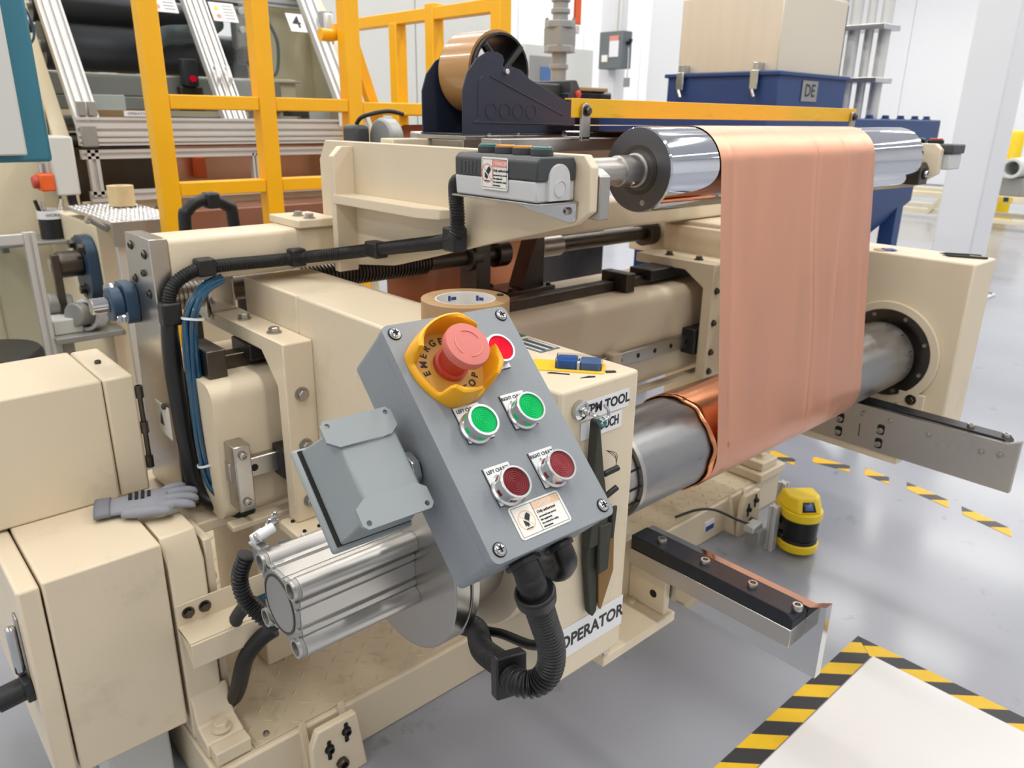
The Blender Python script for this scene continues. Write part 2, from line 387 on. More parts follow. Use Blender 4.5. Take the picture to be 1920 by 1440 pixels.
# left corner post with foot block
pg = G().prism([(1.05, .105), (1.05, .415), (1.075, .458), (1.14, .458), (1.14, .105)], 'X', .283, .335)
post = pg.build('corner_post', cream, base, .003)
G().prism([(1.0, .10), (1.0, .125), (1.035, .135), (1.052, .19), (1.052, .10)], 'X', .286, .345).build('foot_block', cream, base, .003)
bolt(base, (.316, 1.018, .131), (0, 0, 1), .0115, 'hex', cream, 'painted_bolt')
box('toe_block', cream, .29, .345, .975, 1.0, .10, .124, base, .002)
box('side_rib', cream, .34, .352, 1.06, 1.14, .10, .44, base, .002)
for z in (.36, .28): bolt(base, (.352, 1.085, z), (1, 0, 0), .0075, 'hex', cream, 'painted_bolt')
box('side_deck', cream, .283, .478, 1.142, 1.40, .404, .424, base, .003)
box('side_wall', cream, .353, .365, 1.145, 1.40, BZ, .404, base, .002)
# right end block
box('end_block', cream, 1.80, 1.93, .955, 1.06, BZ, .125, base, .003)
box('end_block_cap', cream, 1.82, 1.90, .965, 1.04, .125, .15, base, .003)
bolt(base, (1.86, .995, .15), (0, 0, 1), .012, 'hex', cream, 'painted_bolt')
g = G().box(1.56, 1.60, .962, .967, .035, .062); g.build('maker_label', paper, base)
box('maker_label_band', ink_b, 1.562, 1.598, .9612, .9625, .036, .05, base, 0)
# ================================================================== lower left cabinet
cab = thing('control_cabinet', 'low cream steel control cabinet at the left edge, scuffed on top', 'cabinet', (.2, 1.2, 0))
box('body', cream_top, .126, .278, 1.05, 1.44, .142, .462, cab, .003)
dr = box('door', cream, .096, .1235, 1.052, 1.45, .142, .458, cab, .004)
hd = box('handle_plate', steel, .0925, .0965, 1.09, 1.112, .30, .40, dr, .002)
box('handle_lever', polished, .080, .0925, 1.094, 1.108, .31, .385, dr, .004)
G().cyl((.096, 1.10, .285), (.052, 1.10, .280), .017, n=20).build('cable_gland', black_pl, dr, .002)
G().cyl((.097, 1.10, .285), (.085, 1.10, .284), .023, n=8).build('gland_nut', black_pl, dr, .002)
box('leg', grey_cab, .17, .26, 1.10, 1.40, 0, .143, cab, .004)
g = G().prism([(.178, .066), (.185, .060), (.19, .064), (.184, .071)], 'Y', 1.0496, 1.0502); 
# upper cover box
ub = thing('cover_box', 'upper cream cover box standing on the low cabinet behind the glove', 'machine cover', (.22, 1.3, .4622))
box('cover', cream_top, .06, .2795, 1.236, 1.43, .4622, .661, ub, .004)
box('side_cover', cream, .281, .325, 1.236, 1.425, .4622, .661, ub, .004)
bolt(ub, (.30, 1.33, .661), (0, 0, 1), .005, 'socket', dark_steel)
G().cyl((.331, 1.24, .50), (.331, 1.24, .64), .004, n=10).build('hinge_pin', dark_steel, ub)
for z in (.51, .57, .63): G().cyl((.331, 1.24, z-.01), (.331, 1.24, z+.01), .0062, n=10).build('hinge_knuckle', dark_steel, ub)
# angle channel with cables, in front of the post
ch = thing('cable_channel', 'short cream channel bracket holding blue tubes below the air cylinder', 'bracket', (.4, 1.02, .27))
G().prism([(.995, .275), (.998, .275), (.998, .318), (1.046, .318), (1.046, .355), (1.049, .355), (1.049, .315), (.995, .315)], 'X', .283, .52).build('channel', cream, ch, .0008)
G().prism([(.995, .275), (1.046, .318), (1.046, .315), (1.0, .315)], 'X', .2825, .2845).build('end_gusset', cream, ch)
for x in (.30, .325): bolt(ch, (x, 1.046, .338), (0, -1, 0), .007, 'hex', dark_steel)
g = G()
for i in range(5): g.sweep([(.38+i*.001, 1.005+i*.007, .3215), (.42, 1.006+i*.007, .3235), (.52, 1.006+i*.007, .3235)], .0034, 8)
tag(g.build('air_tube_bundle', tube_blue), 'flat bunch of blue air tubes lying in the cream channel', 'air tube')
tag(G().sweep([(.34, 1.09, .11), (.352, 1.04, .16), (.36, 1.0, .25), (.38, .985, .285), (.40, .975, .30)], .013, 12).build('black_conduit', black), 'smooth black conduit rising from the tread plate behind the channel', 'conduit')
# ================================================================== slide beam
sb = thing('slide_beam', 'long cream slide beam with linear rails across the machine', 'beam', (1.1, 1.2, .43))
G().prism(rrect(1.10, 1.36, .43, .66, .028, 5), 'X', .392, 1.98).build('beam', cream, sb)
for nm, y0, y1, z0, z1 in (('linear_rail', 1.17, 1.20, .66, .684), ('linear_rail', 1.083, 1.1, .505, .538)):
    rl = box(nm, dark_steel if z0 > .6 else steel, .40, 1.97, y0, y1, z0, z1, sb, .002)
    for i in range(24):
        x = .44+i*.063
        if z0 < .6: G().cyl((x, y0+.001, (z0+z1)/2), (x, y0-.0006, (z0+z1)/2), .006, n=12).build('rail_hole', hole_m, rl)
for x in (.405, 1.39):
    bk = box('rail_stop', dark_steel, x, x+.03, 1.135, 1.215, .66, .705, sb, .002)
for x in (.402,):
    bk = box('rail_stop', steel_y, x, x+.026, 1.062, 1.1, .462, .572, sb, .002)
    for z in (.478, .556): bolt(bk, (x+.013, 1.062, z), (0, -1, 0), .0065, 'socket')
box('rail_stop', cream_d, 1.28, 1.31, 1.07, 1.1, .50, .545, sb, .002)
box('rail_block', black_pl, .478, .535, 1.06, 1.1, .495, .548, sb, .003)
box('rail_block', black_pl, .478, .60, 1.15, 1.22, .672, .70, sb, .003)
box('rail_block', black_pl, 1.575, 1.66, 1.06, 1.1, .49, .555, sb, .003)
box('rail_block', black_pl, 1.50, 1.66, 1.15, 1.22, .672, .70, sb, .003)
box('drip_ledge', cream_d, .392, 1.98, 1.076, 1.1, .425, .435, sb, .002)
for x in (.45, 1.2, 1.85): box('beam_foot', cream, x, x+.08, 1.14, 1.34, BZ, .431, sb, .003)
# ================================================================== chuck carriages
def carriage(name, label, x0, x1, sgn, loc):
    t = thing(name, label, 'machine arm', loc)
    box('column', cream_top, x0, x1, .505, 1.072, .421, .787, t, .004)
    box('rear_head', cream_top, x0, x1, 1.072, 1.262, .708, .787, t, .003)
    return t
lc = carriage('chuck_carriage', 'near cream chuck carriage column with taped paper signs on its front', .527, .650, -1, (.588, .88, .421))
# stepped bracket bolted on its left flank
bk = G().prism([(1.03, .43), (1.03, .727), (1.33, .727), (1.33, .702), (1.105, .702), (1.058, .655), (1.058, .43)], 'X', .478, .5265).build('slide_bracket', cream, lc, .003)
for z in (.645, .56, .465): bolt(bk, (.503, 1.03, z), (0, -1, 0), .0085, 'hex')
for y in (1.10, 1.21): bolt(bk, (.50, y, .727), (0, 0, 1), .0085, 'hex')
box('bracket_foot', cream, .46, .5265, .99, 1.06, .415, .43, lc, .002)
for x, y in ((.475, 1.0), (.50, 1.0), (.475, 1.04)): bolt(lc, (x, y, .43), (0, 0, 1), .003, 'socket', hole_m)
G().cyl((.526, .645, .576), (.505, .645, .576), .118, n=48).build('chuck_boss', cream, lc, .002)
# support bracket for the lift arm
sbk = G().box(.651, .795, .60, .612, .372, .48).build('arm_bracket', cream, lc, .002)
box('bracket_floor', cream, .651, .805, .53, .612, .368, .383, sbk, .002)
box('bracket_side', cream, .783, .795, .535, .6, .383, .48, sbk, .002)
for z in (.395, .425, .455): bolt(sbk, (.653, .535, z), (0, -1, 0), .007, 'hex')
for z in (.41, .455): G().cyl((.7835, .555, z), (.7824, .555, z), .006, n=12).build('bolt_hole', hole_m, sbk)
bolt(sbk, (.775, .585, .383), (0, 0, 1), .005, 'socket', cream)
rc = carriage('chuck_carriage', 'far cream chuck carriage column at the right with dark chuck disc', 1.687, 1.807, 1, (1.747, .88, .421))
G().ring((1.687, .645, .576), (1.676, .645, .576), .113, .095, 56).build('chuck_collar', cream, rc, .002)
dk = G().cyl((1.687, .645, .576), (1.680, .645, .576), .101, n=56).build('chuck_disc', dark_steel, rc, .001)
for i in range(8):
    a = R(22.5+45*i); bolt(dk, (1.680, .645+.086*math.cos(a), .576+.086*math.sin(a)), (-1, 0, 0), .0045, 'socket')
pl = box('wear_plate', cream, 1.678, 1.687, .545, .60, .40, .502, rc, .002)
for z in (.487, .44): bolt(pl, (1.678, .572, z), (-1, 0, 0), .0085, 'hex', dark_steel)
G().prism([(1.03, .43), (1.03, .72), (1.27, .72), (1.27, .697), (1.115, .697), (1.058, .66), (1.058, .43)], 'X', 1.585, 1.686).build('slide_bracket', cream, rc, .003)
for x in (1.603, 1.66):
    for z in (.655, .575, .50, .45): bolt(rc, (x, 1.03, z), (0, -1, 0), .0065, 'hex', dark_steel)
for y in (1.10, 1.19): bolt(rc, (1.62, y, .72), (0, 0, 1), .0085, 'hex', dark_steel)
box('rear_tower', cream, 1.71, 1.96, 1.10, 1.40, .70, .798, rc, .004)
# ================================================================== air cylinder on the near chuck
ac = thing('air_cylinder', 'grey extruded aluminium air cylinder with round steel flange', 'cylinder', (.40, .648, .46))
CY, CZ = .648, .577
def extr(a, lug, rl):
    P = []
    for q in range(4):
        th = R(90*q)
        def rot(y, z): return (CY+y*math.cos(th)-z*math.sin(th), CZ+y*math.sin(th)+z*math.cos(th))
        # side on +y, running upward in z, then the corner lug
        side = [(a, -lug*.62), (a+.0035, -lug*.58), (a+.0035, -lug*.40), (a, -lug*.36), (a, -lug*.30), (a+.002, -lug*.28), (a+.002, lug*.28), (a, lug*.30), (a, lug*.36), (a+.0035, lug*.40), (a+.0035, lug*.58), (a, lug*.62)]
        P += [rot(*p) for p in side]
        P += [rot(lug+rl*math.cos(t), lug+rl*math.sin(t)) for t in [R(-35+20*i) for i in range(9)]]
    return P
G().prism(extr(.034, .0335, .0115), 'X', .279, .416).build('barrel', alu, ac, .0004)
G().prism(extr(.0335, .0335, .0112), 'X', .2745, .279).build('end_face', alu_grey, ac, .0006)
G().ring((.2746, CY, CZ), (.2735, CY, CZ), .0325, .030, 48).build('end_ring', dark_steel, ac)
G().cyl((.2748, CY, CZ), (.2738, CY, CZ), .0298, n=48).build('end_cap', alu_grey, ac, .0003)
for sy in (-1, 1):
    for sz in (-1, 1):
        lg = G().ring((.2747, CY+sy*.0335, CZ+sz*.0335), (.2715, CY+sy*.0335, CZ+sz*.0335), .0105, .0078, 20).build('tie_lug', alu, ac)
        G().cyl((.2742, CY+sy*.0335, CZ+sz*.0335), (.2738, CY+sy*.0335, CZ+sz*.0335), .0078, n=16).build('lug_bore', dark_steel, lg)
G().cyl((.416, .645, .576), (.436, .645, .576), .107, n=64).build('flange', steel, ac, .0015)
G().cyl((.4375, .645, .576), (.449, .645, .576), .107, n=64).build('flange', steel, ac, .0015)
G().cyl((.436, .645, .576), (.4375, .645, .576), .100, n=48).build('flange_gap', hole_m, ac)
G().cyl((.449, .645, .576), (.505, .645, .576), .083, n=64).build('housing', steel, ac, .001)
# fittings and wiring at the cylinder's rear corner
for i, (y, z, rr) in enumerate(((.712, .618, .007), (.706, .628, .008), (.698, .634, .006), (.690, .640, .007))):
    G().cyl((.276, y, z-.004), (.288+i*.002, y+.001, z), rr*.8, n=12).build('air_fitting', tie if i % 2 else alu, ac, .001)
for k in range(3):
    G().sweep([(.280, .69+.006*k, .628), (.292+.004*k, .70, .642+.004*k), (.305, .70+.005*k, .640), (.298, .712, .628), (.282, .705, .622)], .0016, 8).build('steel_wire', polished, ac)
box('fitting_block', alu_grey, .276, .290, .692, .712, .598, .620, ac, .003)
tag(G().sweep([(.272, .716, .604), (.264, .722, .575), (.268, .716, .545), (.285, .70, .52), (.30, .74, .50), (.31, .82, .47), (.33, .93, .38), (.35, .99, .33)], .0085, 12, 8, .10, .0045).build('ribbed_conduit', black, ang=20), 'thin ribbed black conduit hanging from the air cylinder rear end', 'conduit')
# ================================================================== core tube and copper
ct = thing('core_tube', 'scratched grey steel core tube held between the two chucks', 'steel tube', (1.17, .645, .50))
CT = (.645, .576)
G().ring((.764, *CT), (1.655, *CT), .0715, .062, 72).build('tube', tube_steel, ct)
G().ring((.7645, *CT), (.772, *CT), .0722, .06, 72).build('end_band', steel, ct)
nose = G().cyl((.651, *CT), (.763, *CT), .0655, n=64).build('chuck_nose', steel, ct, .002)
G().ring((.712, *CT), (.728, *CT), .0690, .06, 64).build('chuck_ring', polished, nose)
for i in range(16):
    a = R(22.5*i); c_, s_ = math.cos(a), math.sin(a)
    G().add([(x, CT[0]+c_*r-s_*w, CT[1]+s_*r+c_*w) for x in (.740, .762) for r in (.0645, .0664) for w in (-.0016, .0016)],
            [(0, 1, 3, 2), (4, 6, 7, 5), (0, 4, 5, 1), (2, 3, 7, 6), (0, 2, 6, 4), (1, 5, 7, 3)]).build('chuck_slot', hole_m, nose)
G().cyl((1.655, *CT), (1.679, *CT), .06, n=48).build('far_chuck_nose', dark_steel, ct)
for i in range(12):
    a = R(30*i+10); c_, s_ = math.cos(a), math.sin(a)
    G().add([(x, CT[0]+c_*r-s_*w, CT[1]+s_*r+c_*w) for x in (1.632, 1.648) for r in (.0712, .0718) for w in (-.0012, .0012)],
            [(0, 1, 3, 2), (4, 6, 7, 5), (0, 4, 5, 1), (2, 3, 7, 6), (0, 2, 6, 4), (1, 5, 7, 3)]).build('tube_slot', hole_m, ct)
# copper foil: wound on the tube, rising to the guide roller and over it
cf = thing('copper_foil', 'pink copper foil web rising from its coil over the chrome roller', 'copper foil', (1.165, .645, .49))
FX0, FX1 = .932, 1.402
T0, TR = Vector((.667, .985)), .0560
B0, BR = Vector((.645, .576)), .0765
d = T0-B0; L = d.length; ph = math.atan2(d.y, d.x); al = math.acos((BR-TR)/L)
th = ph+al                                            # normal angle of the outer tangent on the viewer's side
path = []
for i in range(37): path.append((B0.x+BR*math.cos(th+R(200)*(1-i/36)), B0.y+BR*math.sin(th+R(200)*(1-i/36))))
pa = Vector(path[-1]); pb = T0+TR*Vector((math.cos(th), math.sin(th)))
nf = 40
for i in range(1, nf): path.append(tuple(pa.lerp(pb, i/nf)))
flat0, flat1 = 36, 36+nf
a_end = R(88)
for i in range(21): t = th+(a_end-th)*i/20; path.append((T0.x+TR*math.cos(t), T0.y+TR*math.sin(t)))
path += [(.75, 1.0395), (.95, 1.036), (1.2, 1.034), (1.36, 1.030), (1.42, 1.012), (1.443, .97), (1.446, .70), (1.446, .46)]
def web(u, v):
    x = FX0+(FX1-FX0)*u; k = v*(len(path)-1); i = min(int(k), len(path)-2); f = k-i
    y = path[i][0]*(1-f)+path[i+1][0]*f; z = path[i][1]*(1-f)+path[i+1][1]*f
    s_ = max(0, min(1, (k-26)/22))*max(0, min(1, (98-k)/14))
    cre = .0016*math.exp(-((x-1.196-.006*math.sin(k*.16))/.0045)**2)-.0012*math.exp(-((x-1.205-.006*math.sin(k*.16))/.006)**2)
    cre += .0012*math.exp(-((x-1.285-.012*math.sin(k*.1))/.006)**2)+.0009*math.exp(-((x-1.375)/.007)**2)-.0010*math.exp(-((x-.962)/.006)**2)
    cre += .00035*math.sin(x*19+k*.05)+.00015*math.sin(x*61-k*.1)
    return (x, y-s_*cre, z)
G().grid(web, 150, (len(path)-1)*2).build('web', copper, cf, ang=80)
def coil(u, v):
    a = 2*math.pi*v; x = .921+(FX1-.921+.001)*u; r = .0748+.0006*math.sin(a*9+u*3)*(1-u)
    return (x+(.0022*math.sin(a*7)+.0016*math.sin(a*13))*(1-u)**6, CT[0]+r*math.cos(a), CT[1]+r*math.sin(a))
G().grid(coil, 40, 96).build('coil', copper_in, cf, solid=.0022)
# ================================================================== guide roller
gr = thing('guide_roller', 'mirror chrome guide roller under the yellow bar', 'roller', (1.22, .667, .93))
GRc = (.667, .985)
G().lathe([(.051, 0), (.0548, .003), (.0548, .789), (.051, .792)], (.824, *GRc), (1, 0, 0), 96).build('drum', chrome, gr)
G().lathe([(.026, -.0004), (.0535, -.0008), (.0535, -.0002)], (.824, *GRc), (1, 0, 0), 64, False).build('end_face', chrome_end, gr)
G().ring((.8228, *GRc), (.8236, *GRc), .032, .0265, 40).build('end_step', dark_steel, gr)
sh = G().lathe([(.0175, 0), (.0175, .105), (.0195, .106), (.0195, .14), (.022, .141), (.022, .148)], (.676, *GRc), (1, 0, 0), 40).build('shaft', steel, gr)
bolt(sh, (.80, .667-.0125, .985-.0145), (0, -.65, -.75), .003, 'socket')
G().cyl((1.614, *GRc), (1.70, *GRc), .018, n=32).build('far_shaft', steel, gr)
G().cyl((.8232, .655, .944), (.8226, .655, .944), .004, n=14).build('balance_plug', steel, gr)
# ================================================================== roller frame: arms, cross beam, end plate
fr = thing('roller_frame', 'cream welded frame carrying the guide roller on two arms', 'machine frame', (1.1, 1.0, .43))
armp = [(.615, .945), (.615, .995), (.627, 1.009), (1.225, 1.007), (1.247, .975), (1.247, .868), (1.2, .868), (1.2, .800), (1.03, .822), (.64, .928)]
arm = G().prism(armp, 'X', .677, .690, [circ(.82, .968, .0055, 12)]).build('arm_plate', cream, fr, .0015)
G().prism([(.640, .80), (.640, .985), (.655, 1.0), (.677, 1.0), (.677, .80)], 'Y', 1.135, 1.150).build('stiffener', cream, fr, .0015)
G().prism([(.677, .838), (.677, 1.145), (.640, 1.145), (.640, .905), (.655, .862)][:0] or [(.677, .86), (.677, 1.14), (.638, 1.14), (.638, .91), (.652, .872)], 'Z', .912, .926).build('shelf_rib', cream, fr, .0015)
cb = G().prism(rrect(1.2, 1.29, .800, .868, .009, 4), 'X', .392, 1.98).build('cross_beam', cream, fr)
box('weld_bead', cream, .388, .393, 1.202, 1.288, .805, .862, fr, .002)
box('mount_pad', cream, .60, .677, 1.19, 1.30, .868, .882, fr, .002)
for y in (1.205, 1.245): bolt(fr, (.628, y, .882), (0, 0, 1), .0075, 'hex')
ep = G().prism([(1.2, .43), (1.2, .87), (1.312, .87), (1.36, .43)], 'X', .364, .391).build('end_plate', steel_y, fr, .0015)
for y, z in ((1.225, .845), (1.285, .852), (1.225, .785), (1.285, .80), (1.24, .815)):
    G().cyl((.3645, y, z), (.3636, y, z), .0075 if y != 1.24 else .005, n=16).build('bolt_hole', hole_m, ep); bolt(ep, (.3655, y, z), (-1, 0, 0), .0055, 'socket', dark_steel)
bolt(ep, (.364, 1.23, .60), (-1, 0, 0), .005, 'socket', dark_steel)
stk = box('warning_label', stick, .3632, .3641, 1.215, 1.275, .545, .60, ep, 0)
G().prism([(1.262, .562), (1.245, .562), (1.2535, .585)], 'X', .3627, .3633).build('label_mark', ink, stk)
far_arm = [(.60, .955), (.60, 1.0), (.612, 1.011), (1.25, 1.007), (1.25, .868), (1.0, .868), (.64, .928)]
G().prism(far_arm, 'X', 1.66, 1.678).build('arm_plate', cream, fr, .0015)
cbk = G().prism([(.615, .934), (.615, .965), (.622, .976), (.66, .976), (.66, .934)], 'X', 1.62, 1.66).build('bearing_block', dark_steel, fr, .0015)
G().cyl((1.64, .6145, .955), (1.64, .6135, .955), .011, n=20).build('block_bore', hole_m, cbk); bolt(cbk, (1.64, .6145, .955), (0, -1, 0), .0065, 'socket', polished)
G().prism([(.612, .935), (.612, .985), (.625, .993), (.665, .993), (.665, .935)], 'X', .6905, .708).build('bearing_block', steel, fr, .0015)
# steel cross bar behind the roller
xb = thing('steel_cross_bar', 'flat stainless cross bar running behind the chrome roller', 'bar', (1.18, .82, 1.0))
box('bar', steel, .70, 1.66, .80, .84, 1.003, 1.021, xb, .001)
box('end_clamp', black_pl, .70, .72, .79, .86, .995, 1.003, xb, .001)
box('rear_rod', polished, .90, 1.64, .87, .885, 1.0215, 1.0295, xb, .002)
box('spacer', black_pl, .895, 1.0, .8405, .868, 1.004, 1.028, xb, .001)
# yellow guard bar
yb = thing('guard_bar', 'yellow painted angle guard bar above the chrome roller', 'guard', (1.24, .79, 1.02))
G().prism([(.785, 1.049), (.785, 1.0745), (.80, 1.0745), (.80, 1.0725), (.787, 1.0725), (.787, 1.049)], 'X', .818, 1.675).build('angle', yellow_bar, yb, .0006)
for x in (.842, 1.655):
    lk = G().prism([(x-.0085, 1.018), (x+.0085, 1.018), (x+.0085, 1.060)]+circ(x, 1.060, .0085, 9, 0, math.pi, True)+[(x-.0085, 1.018)][:0], 'Y', .779, .784).build('link', steel, yb, .0006)
    bolt(lk, (x, .779, 1.058), (0, -1, 0), .0055, 'hex', dark_steel)
    box('link_foot', steel, x-.0085, x+.0085, .779, .815, 1.0205, 1.0235, lk, .0005)
# lead screw
ls = thing('lead_screw', 'steel lead screw with couplings and bearing blocks behind the carriages', 'lead screw', (1.1, 1.31, .70))
LS = (1.315, .757)
def thread(x0, x1, r, pitch=.0075):
    pr = []; n = int((x1-x0)/pitch)
    for i in range(n): pr += [(r, i*pitch), (r, i*pitch+pitch*.45), (r*.86, i*pitch+pitch*.55), (r*.86, i*pitch+pitch*.95)]
    return G().lathe(pr, (x0, *LS), (1, 0, 0), 24)
thread(.392, .52, .0245).build('thread', steel, ls); thread(.66, .95, .0245).build('thread', dark_steel, ls)
G().cyl((.52, *LS), (.66, *LS), .021).build('screw_core', dark_steel, ls)
G().cyl((.95, *LS), (1.13, *LS), .019).build('plain_shaft', dark_steel, ls)
box('nut_block', polished, .470, .522, 1.285, 1.345, .713, .790, ls, .006)
for x, w in ((1.05, .03), (1.13, .035)): G().cyl((x, *LS), (x+w, *LS), .032, n=28).build('coupling', dark_steel, ls, .002)
G().prism([(1.20, .668), (1.27, .668), (1.27, .80), (1.25, .80)], 'Y', 1.29, 1.34).build('bearing_block', dark_steel, ls, .002)
box('bearing_foot', dark_steel, 1.14, 1.29, 1.27, 1.36, .660, .672, ls, .002)
for x in (1.155, 1.275):
    for y in (1.28, 1.35): bolt(ls, (x, y, .672), (0, 0, 1), .006, 'hex', dark_steel)
box('bearing_block', dark_steel, 1.06, 1.10, 1.285, 1.345, .66, .79, ls, .002)
G().cyl((1.27, *LS), (1.34, *LS), .026).build('collar', steel, ls, .002); G().cyl((1.34, *LS), (1.70, *LS), .019).build('shaft', dark_steel, ls)
G().cyl((1.66, *LS), (1.70, *LS), .034, n=24).build('end_bearing', dark_steel, ls, .002)
# blue flange bearing on the outside of the end plate
fb = thing('flange_bearing', 'blue cast flange bearing bolted on the steel end plate', 'bearing', (.345, 1.33, .70))
G().prism([(y, z) for y, z in rrect(1.285, 1.352, .725, .79, .018)], 'X', .345, .3635).build('flange', blue_cast, fb, .003)
G().cyl((.345, LS[0], LS[1]), (.325, LS[0], LS[1]), .027, n=28).build('hub', blue_cast, fb, .003)
G().cyl((.325, LS[0], LS[1]), (.300, LS[0], LS[1]), .013, n=20).build('shaft_end', polished, fb, .001)
for y, z in ((1.297, .738), (1.34, .778)): bolt(fb, (.345, y, z), (-1, 0, 0), .0085, 'hex', polished, h=.014)
# ================================================================== lift arms
def lift_arm(label, xp, sgn, y0, y1, screws):
    """sgn: side on which the black bar sits"""
    t = thing('lift_arm', label, 'machine arm', (xp, (y0+y1)/2, .405))
    a, b = (xp, xp+.014) if sgn < 0 else (xp, xp+.014)
    G().prism([(y0, .405), (y1, .405), (y1, .497), (y0+.02, .497), (y0+.008, .503), (y0, .507)], 'X', a, b).build('arm_plate', polished if sgn < 0 else steel_y, t, 0)
    s0, s1 = (a-.036, a-.0003) if sgn < 0 else (b+.0003, b+.036)
    box('ledge', steel_y, s0, s1, y0+.022, y1, .455, .4798, t, .001)
    bb = G().prism([(y0+.022, .480), (y1, .480), (y1, .500), (y0+.030, .500), (y0+.022, .492)], 'X', s0+.001, s1).build('black_bar', black_bar, t, .0012)
    for y in screws: bolt(bb, ((s0+s1)/2, y, .4995), (0, 0, 1), .0065, 'socket')
    return t
la = lift_arm('near polished lift arm with black bar reaching toward the hazard tape', .797, -1, .318, .585, (.345, .405, .475, .545))
ra = lift_arm('far steel lift arm plate with black bar below the dark chuck disc', 1.54, 1, .327, .735, (.36, .42))
for y, z in ((.355, .472), (.385, .468), (.48, .472), (.555, .478), (.61, .478)): bolt(ra, (1.5405, y, z), (-1, 0, 0), .0055, 'socket')
for y in (.57, .655):
    for z in (.425, .455): 
        G().prism(rrect(y-.0075, y+.0075, z-.011, z+.011, .005), 'X', 1.5392, 1.5403).build('slot', hole_m, ra); bolt(ra, (1.5398, y, z-.001), (-1, 0, 0), .006, 'socket')
G().prism([(.611, .428), (.6125, .455), (.6145, .455), (.613, .428)], 'X', 1.5394, 1.5402).build('arrow_mark', ink, ra)
box('under_rail', cream, 1.545, 1.60, .53, .74, .388, .4048, ra, .002)
box('arm_mount', cream, 1.56, 1.686, .62, .735, .4055, .46, ra, .002)
# ================================================================== operator pendant (45 degree face)
s2 = math.sqrt(.5); rot = R(-1.3)
Uv = Vector((1, 0, 0)); Wv = Vector((0, s2, s2)); Nv = Vector((0, -s2, s2))
U2 = Uv*math.cos(rot)-Wv*math.sin(rot)*-1 if False else Uv*math.cos(rot)+Wv*math.sin(rot)*0
PM = Matrix((Uv, Wv, Nv)).transposed().to_4x4(); PM.translation = Vector((.3334, .5091, .8816))
PM = PM @ Matrix.Rotation(R(-1.2), 4, 'Z')
def pend_M(u, v, h=0): return PM @ Matrix.Translation((u, -v, h))
pd = thing('control_pendant', 'grey operator pendant box with emergency stop and chuck push buttons', 'control box', tuple(PM @ Vector((.056, -.2, -.06))))
ec = G(PM).prism(rrect(-.0095, .1215, -.2015, .0085, .006), 'Z', -.062, -.0105).build('enclosure', greybox, pd, .0025, 3)
lid = G(PM).prism(rrect(-.0100, .1220, -.2020, .0090, .0065), 'Z', -.0095, 0).build('lid', greybox, pd, .003, 3)
G(PM).prism(rrect(-.0085, .1205, -.2005, .0075, .006), 'Z', -.0106, -.0094).build('gasket', black, pd)
for u, v in ((0, 0), (.1128, .0003), (.1128, .192), (0, .192)):
    G(PM).lathe([(.0052, 0), (.0060, .0004), (.0060, .0006), (.0050, .0007)], (u, -v, -.0002), (0, 0, 1), 20).build('screw_well', hole_m, lid)
    sc = bolt(lid, PM @ Vector((u, -v, .0004)), Nv, .0040, 'cross', polished, 'lid_screw', h=.003)
    G(PM).box(u-.0026, u+.0026, -v-.0006, -v+.0006, .0025, .0034).box(u-.0006, u+.0006, -v-.0026, -v+.0026, .0025, .0034).build('screw_slot', hole_m, lid)
box('wall_arm', greybox, .44, .5268, .545, .585, .66, .70, pd, .003)
G().box(.425, .445, .46, .585, .66, .70).build('rear_bracket', greybox, pd, .003)
def pilot(u, v, lens, lines, pu, pv, name):
    t = G(PM).box(pu, pu+.0255, -pv-.032, -pv, .0002, .0018).build('legend_plate', white_pl, pd, .0003)
    G(PM).box(pu-.0007, pu+.0255, -pv-.0324, -pv, .0, .0006).build('plate_backing', black_pl, t)
    for i, s_ in enumerate(lines):
        text(s_, .0042, pend_M(pu+.0125, pv+.0042+i*.0047, .0019), ink, t, bold=.00006, sx=.92)
    b = G(PM).lathe([(.0142, .0018), (.0142, .0035), (.0126, .0045), (.0126, .0125), (.0138, .0138), (.0138, .0170), (.0134, .0174), (.0118, .0174), (.0116, .0155), (.0116, .0018)], (u, -v, 0), (0, 0, 1), 40, True).build('bezel', silver, pd)
    pr = [(.0116, .0152)]
    for k in range(6): r = .0108-k*.0019; pr += [(r, .0161), (r-.0007, .0161), (r-.0010, .0156), (r-.0017, .0156)]
    pr.append((0, .0159))
    G(PM).lathe(pr, (u, -v, 0), (0, 0, 1), 36).build('lens', lens, b)
    for k in range(6):
        a = R(60*k+250); c_, q = math.cos(a), math.sin(a)
        G(PM).add([(u+c_*r-q*w, -v+q*r+c_*w, h) for h in (.0062, .0092) for r in (.0122, .01275) for w in (-.0026, .0026)],
                  [(0, 1, 3, 2), (4, 6, 7, 5), (0, 4, 5, 1), (2, 3, 7, 6), (0, 2, 6, 4), (1, 5, 7, 3)]).build('bezel_slot', lens, b)
pilot(.0292, .0965, lamp_g, ('LEFT CHUCK', 'CLOSE'), .018, .0755, 'green')
pilot(.0795, .0965, lamp_g, ('RIGHT CHUCK', 'CLOSE'), .0668, .0752, 'green')
pilot(.0300, .1515, lamp_off, ('LEFT CHUCK', 'OPEN'), .018, .1305, 'red')
pilot(.0795, .1510, lamp_off2, ('RIGHT CHUCK', 'OPEN'), .0660, .1298, 'red')
pilot(.0800, .0390, lamp_r, ('AUTO', 'DOOR'), .0680, .0200, 'red')
